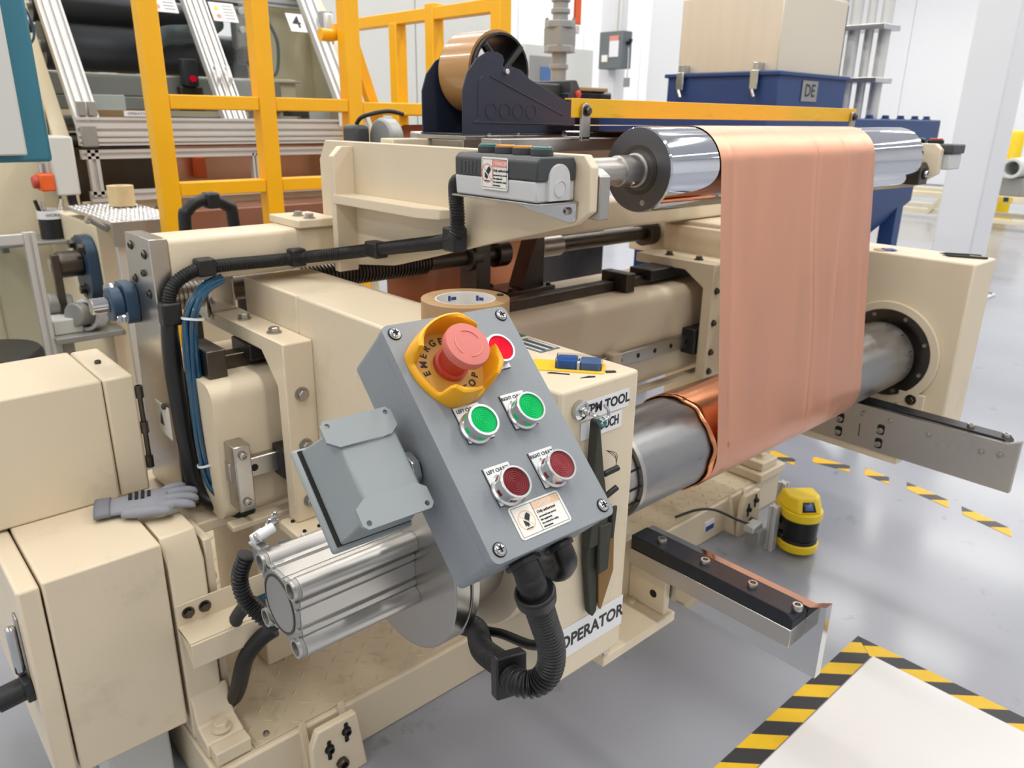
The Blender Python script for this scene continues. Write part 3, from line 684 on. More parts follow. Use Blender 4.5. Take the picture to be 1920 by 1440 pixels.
# emergency stop
EU, EV = .0345, .0385
lg = G(PM).lathe([(.0325, .0003), (.0325, .0012), (.0, .0012)], (EU, -EV, 0), (0, 0, 1), 48).build('stop_legend', estop_lbl, pd)
word = 'EMERGENCY'
for i, c_ in enumerate(word):
    a = R(186-20.5*i); text(c_, .0085, PM @ Matrix.Translation((EU+.0235*math.cos(a), -EV+.0235*math.sin(a), .0014)) @ Matrix.Rotation(a-math.pi/2, 4, 'Z'), ink, lg, bold=.0002)
for i, c_ in enumerate('STOP'):
    a = R(252+22*i)+R(8); text(c_, .0085, PM @ Matrix.Translation((EU+.0235*math.cos(a), -EV+.0235*math.sin(a), .0014)) @ Matrix.Rotation(a+math.pi/2, 4, 'Z'), ink, lg, bold=.0002)
def shroud():
    g = G(PM); n = 96; H = []
    for i in range(n):
        a = 360*i/n                                   # local angle, 0 = right, 90 = up
        def notch(c, w, soft):
            dd = abs((a-c+180) % 360-180); return max(0, min(1, (w+soft-dd)/soft))
        h = .026-.0195*max(notch(18, 13, 5), notch(196, 28, 6), notch(292, 13, 5))
        flat = 1.0+.06*max(0, math.cos(R(4*(a-45))))
        H.append((R(a), h, flat))
    vs = []
    for a, h, fl in H:
        ro = .0395*(1 if True else fl); c_, q = math.cos(a), math.sin(a)
        m_ = max(abs(math.cos(a-R(20))), abs(math.sin(a-R(20)))); ro = .0385*min(1.06, .93+.16*(1-m_)*2.2)
        for r, z in ((ro, .0002), (ro, h*.55), (ro-.0012, h-.0012), (ro-.003, h), (.0335, h-.0008), (.0325, h-.003), (.0315, .0013)): vs.append((EU+r*c_, -EV+r*q, z))
    fs = []; m = 7
    for i in range(n):
        j = (i+1) % n
        for k in range(m): k2 = (k+1) % m; fs.append((i*m+k, j*m+k, j*m+k2, i*m+k2))
    return g.add(vs, fs)
shroud().build('stop_guard', estop_y, pd, ang=45)
bs = G(PM).lathe([(.0150, .0012), (.0150, .006), (.0125, .0065), (.0125, .014), (.0158, .022), (.0162, .026)], (EU, -EV, 0), (0, 0, 1), 40).build('stop_stem', estop_r, pd)
pr = []
g = G(PM); n = 120; vs = []
for r, h in ((.0160, .0255), (.0198, .0285), (.0200, .0345), (.0192, .0362), (.0150, .0368), (.0, .0371)):
    for i in range(n):
        rr = r-(.0004 if i % 2 and .0285 <= h <= .0345 else 0); a = 2*math.pi*i/n; vs.append((EU+rr*math.cos(a), -EV+rr*math.sin(a), h))
fs = [(k*n+i, k*n+(i+1) % n, (k+1)*n+(i+1) % n, (k+1)*n+i) for k in range(5) for i in range(n)]
mh = g.add(vs, fs).build('stop_mushroom', estop_top, pd)
for k in range(3):
    a0 = R(120*k+15); pts = [(EU+.0118*math.cos(a0+R(80)*i/8), -EV+.0118*math.sin(a0+R(80)*i/8), .0372) for i in range(9)]
    G(PM).sweep(pts, .0005, 6, smooth=False).build('release_arrow', stick_r, mh)
# warning sticker
def sticker(parent, M, w, h, body, head, sign, ring=True):
    s_ = G(M).prism(rrect(-w/2, w/2, -h/2, h/2, .06*w), 'Z', 0, .0004).build('warning_sticker', body, parent)
    def bx(x0, x1, y0, y1, m, nm, z=.0006): G(M).box(x0*w, x1*w, y0*h, y1*h, .0003, z).build(nm, m, s_)
    t = .006
    bx(-.46, .46, .43, .43+t*2, ink, 'border_line'); bx(-.46, .46, -.44, -.44+t*2, ink, 'border_line'); bx(-.46, -.455, -.44, .44, ink, 'border_line'); bx(.455, .46, -.44, .44, ink, 'border_line'); bx(-.08, -.074, -.44, .44, ink, 'border_line')
    bx(-.07, .45, .2, .42, head, 'header_band')
    def T(s, size, x, y, m=ink): text(s, size*h, M @ Matrix.Translation((x*w, y*h, .0007)), m, s_, align='LEFT', sx=.86)
    T('! DANGER', .17, -.03, .31, stick); T('Only authorized', .125, -.04, .1)
    for i, l_ in enumerate(('personnel may service', 'this equipment.', 'See manual for safety', 'information.')): T(l_, .085, -.04, -.04-.105*i)
    cx = -.27*w
    if ring:
        G(M).ring((cx, 0, .0003), (cx, 0, .0006), .30*h, .265*h, 32).build('prohibition_ring', sign, s_)
        G(M @ Matrix.Translation((cx, 0, 0)) @ Matrix.Rotation(R(-45), 4, 'Z')).box(-.28*h, .28*h, -.012*h, .012*h, .0003, .00055).build('prohibition_bar', sign, s_)
    P = [(.10, .22), (.18, .12), (.06, -.04), (-.06, .06), (.02, .16)]
    G(M).prism([(cx+x*h, y*h) for x, y in P], 'Z', .0004, .0008).build('hand_mark', ink, s_)
    G(M).prism([(cx+x*h, y*h) for x, y in ((-.12, .03), (-.05, -.02), (.02, -.08), (.03, -.18), (-.02, -.14), (-.04, -.2), (-.08, -.12), (-.12, -.17))], 'Z', .0004, .0008).build('finger_mark', ink, s_)
    G(M).box(cx-.14*h, cx+.1*h, -.25*h, -.225*h, .0004, .0008).build('hand_line', ink, s_)
    return s_
sticker(pd, pend_M(.0492, .1795, .0002), .0535, .0275, stick, stick_o, stick_o)
box('rear_blue_strip', ink_b, .36, .41, .518, .523, .876, .8775, pd, 0)
# grey diecast junction box beside the pendant
jb = thing('junction_box', 'grey diecast junction box seen from its flanged back beside the pendant', 'junction box', tuple(PM @ Vector((-.05, -.14, -.07))))
def jbx(name, u0, u1, v0, v1, h0, h1, du=0, dv=0, m=greyjb, bev=.002):
    g = G(PM); vs = [(u0, -v1, h1), (u1, -v1, h1), (u1, -v0, h1), (u0, -v0, h1), (u0-du, -v1-dv, h0), (u1+du*.3, -v1-dv, h0), (u1+du*.3, -v0+dv, h0), (u0-du, -v0+dv, h0)]
    return g.add(vs, [(0, 1, 2, 3), (7, 6, 5, 4), (0, 4, 5, 1), (1, 5, 6, 2), (2, 6, 7, 3), (3, 7, 4, 0)]).build(name, m, jb, bev)
jbx('body', -.0725, -.0235, .058, .131, -.064, -.0225, .012, .0045)
jbx('lid_lip', -.0905, -.019, .051, .1385, -.0705, -.0645, .001, .001, bev=.003)
jbx('lid_gap', -.0870, -.021, .0535, .1355, -.0655, -.0632, 0, 0, hole_m, 0)
for v0, v1, inn, cut in ((.0515, .0745, 1, .0745), (.1175, .1405, -1, .1175)):
    u0, u1 = -.0830, -.0215
    if inn > 0: poly = [(u0+.0035, -v0), (u1-.0035, -v0), (u1, -v0-.0035), (u1, -v1+.006), (u1-.008, -v1), (u0+.009, -v1), (u0, -v1+.006), (u0, -v0-.0035)]
    else: poly = [(u0, -v0-.006), (u0+.009, -v0), (u1-.008, -v0), (u1, -v0-.006), (u1, -v1+.0035), (u1-.0035, -v1), (u0+.0035, -v1), (u0, -v1+.0035)]
    hv = v0+.0045 if inn > 0 else v1-.0045
    G(PM).prism(poly, 'Z', -.0225, -.0195, [circ(u0+.0055, -hv, .0022, 14)[::-1], circ(u1-.0055, -hv, .0022, 14)[::-1]]).build('mounting_flange', greyjb, jb, .0006)
G(PM).cyl((-.024, -.1, -.044), (-.0102, -.1, -.044), .013, n=24).build('coupling', dark_steel, jb, .001)
G(PM).cyl((-.0205, -.1, -.044), (-.0125, -.1, -.044), .0165, n=8).build('coupling_nut', polished, jb, .001)
# conduits below the pendant
def elbow(name, loc): return thing('conduit_elbow', name, 'conduit', loc)
a1 = PM @ Vector((.0385, -.2022, -.034)); a2 = PM @ Vector((.0790, -.2022, -.034)); dn = -Wv
e1 = elbow('large black conduit elbow leaving the pendant bottom', tuple(a1-Vector((0, 0, .05))))
q1 = Vector((.3735, .379, .6850))
G().sweep([a1, a1+dn*.010, a1+dn*.016+Vector((0, -.001, -.006)), (.3680, .3785, .7000), q1], .0118, 18, 6).build('bend', black, e1)
G().cyl(a1+dn*.0004, a1+dn*.005, .0155, n=8).build('lock_nut', black_pl, e1, .001)
G().cyl(q1-Vector((.0012, .0003, -.004)), q1+Vector((.003, .0008, -.009)), .0175, .0165, n=32).build('collar', black, e1, .0025)
e2 = elbow('small black conduit elbow at the right of the pendant bottom', tuple(a2-Vector((0, 0, .05))))
G().sweep([a2, a2+dn*.010, (.4130, .384, .6955), (.4145, .392, .684), (.4210, .410, .676), (.4280, .430, .680)], .0102, 16, 6).build('bend', black, e2)
G().cyl(a2+dn*.0004, a2+dn*.005, .0130, n=8).build('lock_nut', black_pl, e2, .001)
hz = G().sweep([q1+Vector((.003, .0008, -.008)), (.3897, .384, .6476), (.4041, .388, .6124), (.4087, .394, .5818), (.4030, .404, .5640), (.394, .42, .5600), (.4053, .455, .5517), (.4239, .505, .5297), (.460, .56, .5060), (.475, .61, .4800), (.478, .66, .474)], .0118, 18, 8, .085, .0046)
tag(hz.build('ribbed_hose', black, ang=20), 'thick ribbed black hose looping below the pendant to the cylinder', 'hose')
CM = facing((.3990, .437, .557), (.25, .95, -.2), (.1, .15, 1))
tag(G(CM).box(-.007, .007, -.022, .020, -.016, .016).build('hose_clip', black_pl, None, .002), 'black clamp block gripping the ribbed hose at the loop bottom', 'clamp')
tag(G().sweep([(.4280, .430, .680), (.4400, .4400, .655), (.4440, .4350, .615), (.4440, .430, .580), (.4480, .455, .552), (.4640, .52, .520), (.47, .57, .497), (.475, .64, .482)], .0052, 12, 8).build('smooth_cable', black), 'smooth thin black cable beside the ribbed hose', 'cable')
# ================================================================== push button station on the near arm
ps = thing('push_button_station', 'grey and charcoal push button station with four buttons on the near arm', 'control box', (.645, .72, .95))
SX0, SX1, SY0, SY1 = .612, .675, .637, .785
body = G().prism([(SX0+.002, .957), (SX0, .9805), (SX1, .9805), (SX1, .957)], 'Y', SY0+.002, SY1).build('lower_shell', grey_pl, ps, .0025)
G().prism([(SX0, .981), (SX0, 1.0015), (SX0+.006, 1.007), (SX1-.004, 1.007), (SX1, 1.0), (SX1, .981)], 'Y', SY0, SY1).build('upper_shell', dark_pl, ps, .002)
for y in [SY1-.012-i*.007 for i in range(5)]: box('grip_rib', dark_pl, SX0-.0008, SX0+.002, y-.002, y+.002, .983, .998, ps, .0005)
arch = [(SX0+.017, .9585), (SX0+.017, .9805)]+circ(SX0+.034, .983, .0165, 13, math.pi, 0, True)+[(SX0+.051, .9805), (SX0+.051, .9585)]
an = G().prism(arch, 'Y', SY0-.003, SY0+.004).build('knockout_arch', grey_pl, ps, .001)
G().ring((SX0+.034, SY0-.0042, .972), (SX0+.034, SY0-.002, .972), .0095, .0086, 28).build('knockout_ring', grey_pl, an)
G().cyl((SX0+.034, SY0-.0036, .972), (SX0+.034, SY0-.002, .972), .0084, n=28).build('knockout_disc', grey_pl, an, .0004)
for i, (y, m) in enumerate(((.757, lens_teal), (.725, lens_or), (.6935, lens_or), (.662, lens_teal))):
    b = G().cyl((.643, y, 1.0068), (.643, y, 1.0150), .0132, n=32).build('button_collar', dark_pl, ps, .0008)
    G().lathe([(.0118, .0150), (.0118, .0168), (.0108, .0174), (0, .0172)], (.643, y, 1.0), (0, 0, 1), 32).build('button_cap', m, b)
sticker(ps, facing((SX0-.0006, .7085, .9855), (0, -1, 0), (0, 0, 1)), .047, .037, stick, stick_r, stick_r)
g = G().prism([(SY0-.006, .9545), (SY1+.003, .9545), (SY1+.003, .9565), (SY0-.006, .9565)], 'X', SX0-.003, SX1).build('bracket_shelf', steel, ps, .0004)
G().prism([(.745, .9545), (.634, .9545), (.634, .937), (.637, .932), (.643, .930), (.735, .943), (.745, .949)], 'X', .673, .6765).build('bracket_flange', polished, ps, .0006)
bolt(ps, (.673, .647, .944), (-1, 0, 0), .0045, 'socket')
# its ribbed conduit along the frame
hs = [(.640, .7855, .970), (.640, .815, .968), (.650, .832, .95), (.655, .836, .92), (.655, .838, .897), (.656, .862, .884), (.656, .95, .866), (.656, 1.05, .847), (.640, 1.122, .833), (.617, 1.150, .828), (.59, 1.182, .822), (.536, 1.186, .822), (.449, 1.187, .823), (.410, 1.187, .816), (.384, 1.187, .796), (.376, 1.187, .765)]
tag(G().sweep(hs, .0100, 14, 8, .06, .0042).build('ribbed_conduit', black, ang=20), 'ribbed black conduit running from the button station along the cream beam', 'conduit')
def clip(p, s_, lab):
    x, y, z = p; tag(G().box(x-s_[0], x+s_[0], y-s_[1], y+s_[1], z-s_[2], z+s_[2]).build('conduit_clip', black_pl, None, .003), lab, 'clip', 'black clips holding the ribbed conduit')
clip((.658, .846, .888), (.012, .014, .0165), 'black conduit clip just under the push button station')
clip((.656, 1.045, .848), (.012, .017, .0125), 'black conduit clip on the near arm plate below the shelf rib')
clip((.590, 1.186, .823), (.013, .011, .0145), 'black conduit clip at the right end of the near cream beam')
clip((.437, 1.187, .824), (.014, .012, .0135), 'black conduit clip near the steel end plate')
tag(G().sweep([(.376, 1.187, .765), (.370, 1.187, .70), (.371, 1.187, .62), (.374, 1.187, .54), (.380, 1.186, .47), (.40, 1.16, .44), (.43, 1.10, .437)], .0125, 14, 6).build('black_sleeve', black_pl), 'smooth black cable sleeve running down the steel end plate', 'cable')
tag(G().box(.362, .392, 1.174, 1.198, .742, .778).build('sleeve_joint', black_pl, None, .004), 'black sleeve joint at the corner of the steel end plate', 'clip')
# bundle of blue air tubes
bt = thing('air_tube_bundle', 'hanging bundle of blue air tubes with white cable ties', 'air tube', (.40, 1.17, .425))
base_p = [(.455, 1.185, .800), (.425, 1.175, .792), (.404, 1.168, .765), (.396, 1.165, .72), (.391, 1.162, .64), (.390, 1.160, .56), (.397, 1.150, .49), (.418, 1.13, .45), (.436, 1.11, .436)]
for i in range(9):
    a = 2*math.pi*i/7; r = .0088 if i < 7 else .003
    off = Vector((math.cos(a)*r, math.sin(a)*r*.6, math.sin(a)*r*.5+math.cos(a)*.003))
    pts = [Vector(p)+off*(1+.25*math.sin(k*1.7+i)) for k, p in enumerate(base_p)]
    G().sweep(pts, .0036, 8, 6).build('air_tube', tube_blue, bt)
for p, dd in (((.402, 1.166, .752), (.2, .1, 1)), ((.3935, 1.155, .517), (-.12, .2, 1))):
    G().ring(Vector(p)-Vector(dd).normalized()*.0018, Vector(p)+Vector(dd).normalized()*.0018, .0165, .0150, 24).build('cable_tie', tie, bt)
G().sweep([(.409, 1.142, .5165), (.420, 1.135, .519)], .0018, 6, smooth=False).build('tie_tail', tie, bt)
bt2 = thing('air_tube_bundle', 'short bundle of blue air tubes behind the air cylinder top', 'air tube', (.50, .99, .415))
for i in range(6): G().sweep([(.43, .985+.006*(i % 3), .4195+.0065*(i//3)), (.47, .975+.006*(i % 3), .4205+.0065*(i//3)), (.53, .95+.006*(i % 3), .4200+.0065*(i//3))], .0034, 8).build('air_tube', tube_blue, bt2)
G().ring((.462, .9835, .424), (.466, .9825, .424), .0125, .0112, 20).build('cable_tie', tie, bt2)
tag(G().box(.42, .526, .93, .989, .405, .4148).build('tube_tray', cream, None, .002), 'small cream tray under the blue tubes beside the near carriage', 'tray')
# ================================================================== tape dispenser and rolls
td = thing('tape_dispenser', 'dark navy steel bench tape dispenser on the frame', 'tape dispenser', (.87, 1.0, 1.021))
side = [(.757, 1.0235), (.757, 1.085), (.766, 1.110), (.784, 1.130), (.806, 1.1405), (.824, 1.1405), (.834, 1.137), (.838, 1.130), (.834, 1.120), (.838, 1.1125), (.845, 1.113), (.849, 1.123), (.874, 1.117), (.892, 1.105), (.990, 1.070), (.998, 1.062), (.998, 1.0235)]
for y in (.950, 1.052): 
    sp = G().prism(side, 'Y', y, y+.003).build('side_plate', navy, td, .0006)
    if y < 1:
        for i in range(4): G().ring((.812+i*.028, y+.0005, 1.057), (.812+i*.028, y-.0007, 1.057), .0115, .0100, 28).build('embossed_ring', navy, sp)
        G().sweep([(.795, y, 1.105), (.789, y, 1.10), (.787, y, 1.09), (.787, y, 1.045), (.79, y, 1.04), (.97, y, 1.038)], .0012, 6, 3).build('embossed_line', navy, sp)
        G().sweep([(.81, y, 1.106), (.97, y, 1.052)], .0012, 6, smooth=False).build('embossed_line', navy, sp)
box('base', navy, .757, .998, .945, 1.060, 1.0212, 1.0236, td, .001)
G().cyl((.840, .944, 1.114), (.840, 1.060, 1.114), .004, n=14).build('axle', silver, td, .0005)
hub = G().ring((.840, .957, 1.114), (.840, 1.048, 1.114), .0555, .052, 56).build('hub_wheel', black_pl, td)
for k in range(4):
    a = R(45+90*k); G().sweep([(.840, .9565, 1.114), (.840+.052*math.cos(a), .9565, 1.114+.052*math.sin(a))], .0055, 6, smooth=False).build('hub_spoke', black_pl, hub)
box('front_plate', navy, .94, .9955, .9535, 1.0515, 1.024, 1.0535, td, .002)
box('cutter_post', navy, .985, .9955, .9535, .975, 1.0535, 1.088, td, .002)
blk = box('water_box', dark_pl, .930, .990, .976, 1.050, 1.0540, 1.102, td, .003)
G().prism([(.990, 1.054), (1.012, 1.054), (1.012, 1.095), (1.004, 1.108), (.990, 1.108)], 'Y', .953, 1.052).build('cutter_block', dark_pl, td, .003)
G().lathe([(.0062, 0), (.0062, .004), (.004, .0065), (0, .007)], (1.004, .953, 1.086), (0, -1, 0), 20).build('red_knob', estop_r, td)
tag(G().ring((.840, .966, 1.114), (.840, 1.040, 1.114), .0600, .0557, 64).build('tape_roll', kraft), 'shiny tan tape roll mounted in the navy dispenser', 'tape roll')
box_sp = thing('support_plate', 'steel support plate under the navy tape dispenser', 'plate', (.85, 1.0, 1.007))
box('plate', steel_y, .757, 1.0, .945, 1.07, 1.0145, 1.0209, box_sp, .0008); box('pad', steel, .757, .80, .95, 1.03, .985, 1.0144, box_sp, .001)
box('cross_leg', cream, .6905, 1.66, 1.04, 1.075, .955, 1.0144, box_sp, .002)
for x in (.80, .86): bolt(box_sp, (x, .941, 1.0209), (0, 0, 1), .003, 'hex')
tr = thing('tape_roll', 'tan packing tape roll with printed white core lying on the near carriage', 'tape roll', (.590, .738, .7875))
TC = (.590, .738)
G().ring((*TC, .7875), (*TC, .8345), .0555, .0385, 72).build('tape_winding', kraft_s, tr, .0006)
G().ring((*TC, .7874), (*TC, .8340), .0384, .0362, 56).build('core', card, tr, .0003)
for k in range(6):
    a = R(60*k+20); p = Vector((TC[0]+.0360*math.cos(a), TC[1]+.0360*math.sin(a), .826)); rt = Vector((math.sin(a), -math.cos(a), 0))
    G(facing(p, rt, (0, 0, 1))).box(-.011, -.002, -.003, .004, 0, .0003).box(-.001, .008, -.002, .002, 0, .0003).box(.014, .019, -.0005, .0005, 0, .0003).build('printed_mark', ink_b, tr)
tag(G().prism([(.632, .716), (.640, .722), (.634, .728), (.628, .722)], 'Z', .8346, .8356).build('tape_tab', ink), 'small black scrap stuck on the tan tape roll', 'scrap')
# things on top of the near carriage
fp = thing('flag_pack', 'blue page flags in a clear blister on yellow card', 'stationery pack', (.60, .56, .787))
FM = facing((.594, .561, .7872), (.62, -.78, 0), (.78, .62, 0))
G(FM).prism(rrect(-.041, .041, -.019, .019, .005), 'Z', 0, .001).build('card', yel_pl, fp)
G(FM).prism(rrect(-.012, .010, -.011, .013, .003), 'Z', .001, .010).build('flag_block', blue_pl, fp, .001); G(FM).prism(rrect(.014, .036, -.011, .013, .003), 'Z', .001, .009).build('flag_block', blue_pl2, fp, .001)
G(FM).box(.0105, .0135, -.011, .013, .001, .0085).build('divider', paper, fp); G(FM).box(.0112, .0128, -.004, .006, .0085, .009).build('slot', ink, fp)
G(FM).prism(rrect(-.0135, .0378, -.0125, .0145, .003), 'Z', .0012, .0118).build('blister', pane_c, fp, .002)
lb = box('instruction_label', disc_grey, .607, .640, .618, .675, .7871, .7876, None, 0, label='worn grey instruction label stuck on the near carriage top', cat='label')
for i in range(5): box('label_line', hole_m if i % 2 else paper, .611+i*.006, .613+i*.006, .622, .671, .7876, .7878, lb, 0)
box('teal_sticker', lens_teal, .622, .645, .683, .715, .7871, .7876, None, 0, label='small teal sticker behind the grey instruction label', cat='sticker')
for p, lab in (([(.560, .560), (.575, .540), (.577, .542), (.565, .560)], 'thin black scrap left of the flag pack'), ([(.610, .519), (.620, .513), (.624, .518), (.615, .525)], 'small black tape scrap in front of the flag pack'), ([(.575, .525), (.590, .517), (.593, .519), (.588, .524)], 'pointed black scrap near the carriage top edge')):
    tag(G().prism(p, 'Z', .7871, .7876).build('black_scrap', ink), lab, 'scrap')
# paper signs on the carriage front
def sign(M, w, h, s, size, lab, m=ink, **kw):
    t = G(M).box(-w/2, w/2, -h/2, h/2, 0, .0004).build('paper_sign', paper, None); tag(t, lab, 'sign'); text(s, size, M @ Matrix.Translation((kw.get('dx', 0), 0, .0005)), m, t, bold=kw.get('bold', .0006), sx=kw.get('sx', 1)); return t
sign(facing((.595, .5047, .7585), (1, 0, 0), (0, 0, 1)), .078, .021, 'TPM TOOL', .0152, 'white paper sign reading TPM TOOL on the near carriage', bold=.0005, sx=.98, dx=.003)
sign(facing((.590, .5043, .736), (1, 0, 0), (0, 0, 1)), .066, .020, 'POUCH', .0150, 'white paper sign reading POUCH under the TPM TOOL sign', bold=.0005, sx=.74, dx=.009)
sign(facing((.5905, .5047, .474), (1, 0, 0), (0, 0, 1)), .117, .042, 'OPERATOR', .0235, 'white paper sign reading OPERATOR at the carriage bottom', bold=.0007, sx=.92, dx=.004)
mg = thing('magnet_hook', 'round chrome magnet hook on the near carriage front', 'hook', (.553, .495, .755))
G().lathe([(.0105, 0), (.0105, .005), (.009, .006), (.005, .006), (.005, .009), (.003, .0095), (.003, .016)], (.553, .5045, .763), (0, -1, 0), 28).build('magnet', polished, mg)
G().sweep([(.553, .489, .763), (.560, .483, .759), (.568, .482, .754), (.575, .483, .756), (.576, .484, .763), (.571, .486, .769)], .0018, 8).build('hook', polished, mg)
G().sweep([(.566, .484, .757), (.569, .481, .752), (.566, .482, .748), (.564, .486, .752), (.567, .486, .757)], .0018, 8).build('green_loop', lens_teal, mg)
po = thing('tool_pouch', 'dark olive canvas tool pouch with tan leather panel hanging on the hook', 'tool pouch', (.585, .49, .50))
def slab(poly, y0, y1, m, nm, bev=.0015): return G().prism(poly, 'Y', y0, y1).build(nm, m, po, bev)
slab([(.566, .750), (.570, .752), (.572, .735), (.580, .69), (.588, .655), (.592, .64), (.590, .60), (.562, .60), (.566, .66), (.564, .70)], .488, .500, canvas, 'strap')
slab([(.563, .645), (.604, .640), (.606, .60), (.596, .565), (.588, .505), (.582, .500), (.576, .508), (.566, .58)], .494, .502, canvas, 'back_flap')
slab([(.581, .606), (.607, .622), (.611, .553), (.5925, .506), (.588, .512)], .491, .4938, leather, 'leather_panel')
slab([(.576, .625), (.597, .622), (.595, .563), (.579, .562)], .486, .4908, canvas, 'pocket')
slab([(.598, .640), (.606, .640), (.603, .600), (.598, .600)], .487, .4908, canvas, 'side_loop')
for z, dz in ((.682, .0), (.652, .006)): G().cyl((.587, .494, z), (.606, .490, z+.004+dz), .0036, n=10).build('tool_handle', black_pl, po, .0008)
for i in range(3): G().sweep([(.580, .487, .715), (.588+.003*i, .484, .708), (.594, .484, .702-.004*i)], .0004, 5).build('loose_thread', canvas, po)
# right carriage top: pens and a pad
for (a, b, lab) in (((1.752, .560, .7895), (1.772, .515, .7895), 'long black pen lying on the far carriage top'), ((1.776, .575, .7895), (1.796, .535, .7895), 'second black pen lying behind the first on the far carriage')):
    pn = thing('pen', lab, 'pen', a); a = Vector(a); b = Vector(b); dd = (b-a).normalized()
    a = a-dd*.03; G().lathe([(.0006, 0), (.0022, .012), (.0024, .014), (.0024, (b-a).length+.0), (.0018, (b-a).length+.004)], a, dd, 12).build('barrel', black_pl, pn)
    G().sweep([b+Vector((0, 0, .0026)), b-dd*.03+Vector((0, 0, .0030))], .0007, 6, smooth=False).build('pocket_clip', silver, pn)
tag(G().prism(circ(1.715, .70, .018, 20), 'Z', .787, .7885).build('brown_disc', kraft_s), 'thin tan disc lying on the far carriage top', 'disc')
tag(G().prism([(1.708, .69), (1.722, .672), (1.74, .69), (1.724, .706)], 'Z', .7886, .7905).build('blue_pad', blue_pl), 'small blue pad on the tan disc', 'pad')
# far push button station
fs_ = thing('push_button_station', 'small far button station with teal and red buttons beyond the roller', 'control box', (1.72, .62, .97))
box('shell', dark_pl, 1.68, 1.745, .585, .70, .992, 1.010, fs_, .003); box('lower_shell', grey_pl, 1.683, 1.742, .588, .70, .962, .992, fs_, .003)
for y, m in ((.665, lens_teal), (.63, estop_r)):
    b = G().cyl((1.71, y, 1.010), (1.71, y, 1.017), .0145, n=24).build('button_collar', black_pl, fs_, .001); G().cyl((1.71, y, 1.017), (1.71, y, 1.020), .012, n=24).build('button_cap', m, b, .001)
# ================================================================== work glove
def glove():
    t = thing('work_glove', 'grey knit work glove lying flat on the low cream cabinet', 'glove', (.29, 1.18, .4622))
    GM = facing((.300, 1.175, .4630), (.95, -.312, 0), (.312, .95, 0))   # x toward the fingers, y across
    g = G(GM)
    def blob(path, rs, flat):
        n = 16; vs = []; fs = []
        for i, (p, r) in enumerate(zip(path, rs)):
            d = Vector(path[min(i+1, len(path)-1)])-Vector(path[max(i-1, 0)]); d.z = 0; d.normalize(); s_ = Vector((-d.y, d.x, 0))
            for k in range(n): a = 2*math.pi*k/n; vs.append(Vector(p)+s_*(r*math.cos(a))+Vector((0, 0, 1))*(max(.0035, r*flat)*math.sin(a)+max(.0035, r*flat)))
        for i in range(len(path)-1):
            for k in range(n): j = (k+1) % n; fs.append((i*n+k, i*n+j, (i+1)*n+j, (i+1)*n+k))
        fs.append(tuple(range(n))); fs.append(tuple((len(path)-1)*n+k for k in range(n))); g.add(vs, fs)
    blob([(-.055, 0, 0), (-.035, 0, 0), (-.01, 0, 0), (.015, 0, 0), (.03, 0, 0)], [.026, .027, .031, .033, .029], .34)
    for y0, ang, L, r in ((.0245, 20, .040, .0078), (.0085, 7, .050, .0085), (-.0080, -4, .050, .0087), (-.0240, -13, .046, .0082)):
        c_, q = math.cos(R(ang)), math.sin(R(ang)); ps_ = [(.018+c_*L*t*1.15, y0+q*L*t*1.15, .002+.003*math.sin(t*3)) for t in (0, .3, .55, .8, .95, 1.0)]
        blob(ps_, [r, r*1.05, r, r*.95, r*.75, r*.35], .85)
    blob([(-.032, -.026, .001), (-.012, -.036, .003), (.012, -.042, .004), (.032, -.0425, .003), (.038, -.042, .003)], [.010, .0115, .0115, .009, .004], .75)
    o = g.build('knit_hand', glove_m, t)
    q_ = o.modifiers.new('merge', 'REMESH'); q_.mode = 'VOXEL'; q_.voxel_size = .0016; q_.use_smooth_shade = True
    q_ = o.modifiers.new('soft', 'SMOOTH'); q_.iterations = 6
    cuff = G(GM); n = 32; vs = []
    for x, ry, rz in ((-.072, .0285, .0088), (-.064, .0275, .0095), (-.054, .0268, .0097), (-.050, .0270, .0099)):
        for k in range(n): a = 2*math.pi*k/n; vs.append((x, ry*math.cos(a), rz*math.sin(a)+.0098))
    cuff.add(vs, [(i*n+k, i*n+(k+1) % n, (i+1)*n+(k+1) % n, (i+1)*n+k) for i in range(3) for k in range(n)]); cuff.build('cuff', glove_c, t, solid=.002)
    for i, (w_, n_) in enumerate(((.018, 5), (.024, 4), (.026, 6), (.020, 5))):
        g2_ = G(GM)
        for k in range(n_): g2_.box(-.024+i*.0088, -.019+i*.0088, .002-w_/2+w_*k/n_, .002-w_/2+w_*(k+.62)/n_, .0195, .0238)
        g2_.build('printed_mark', ink, t)
glove()
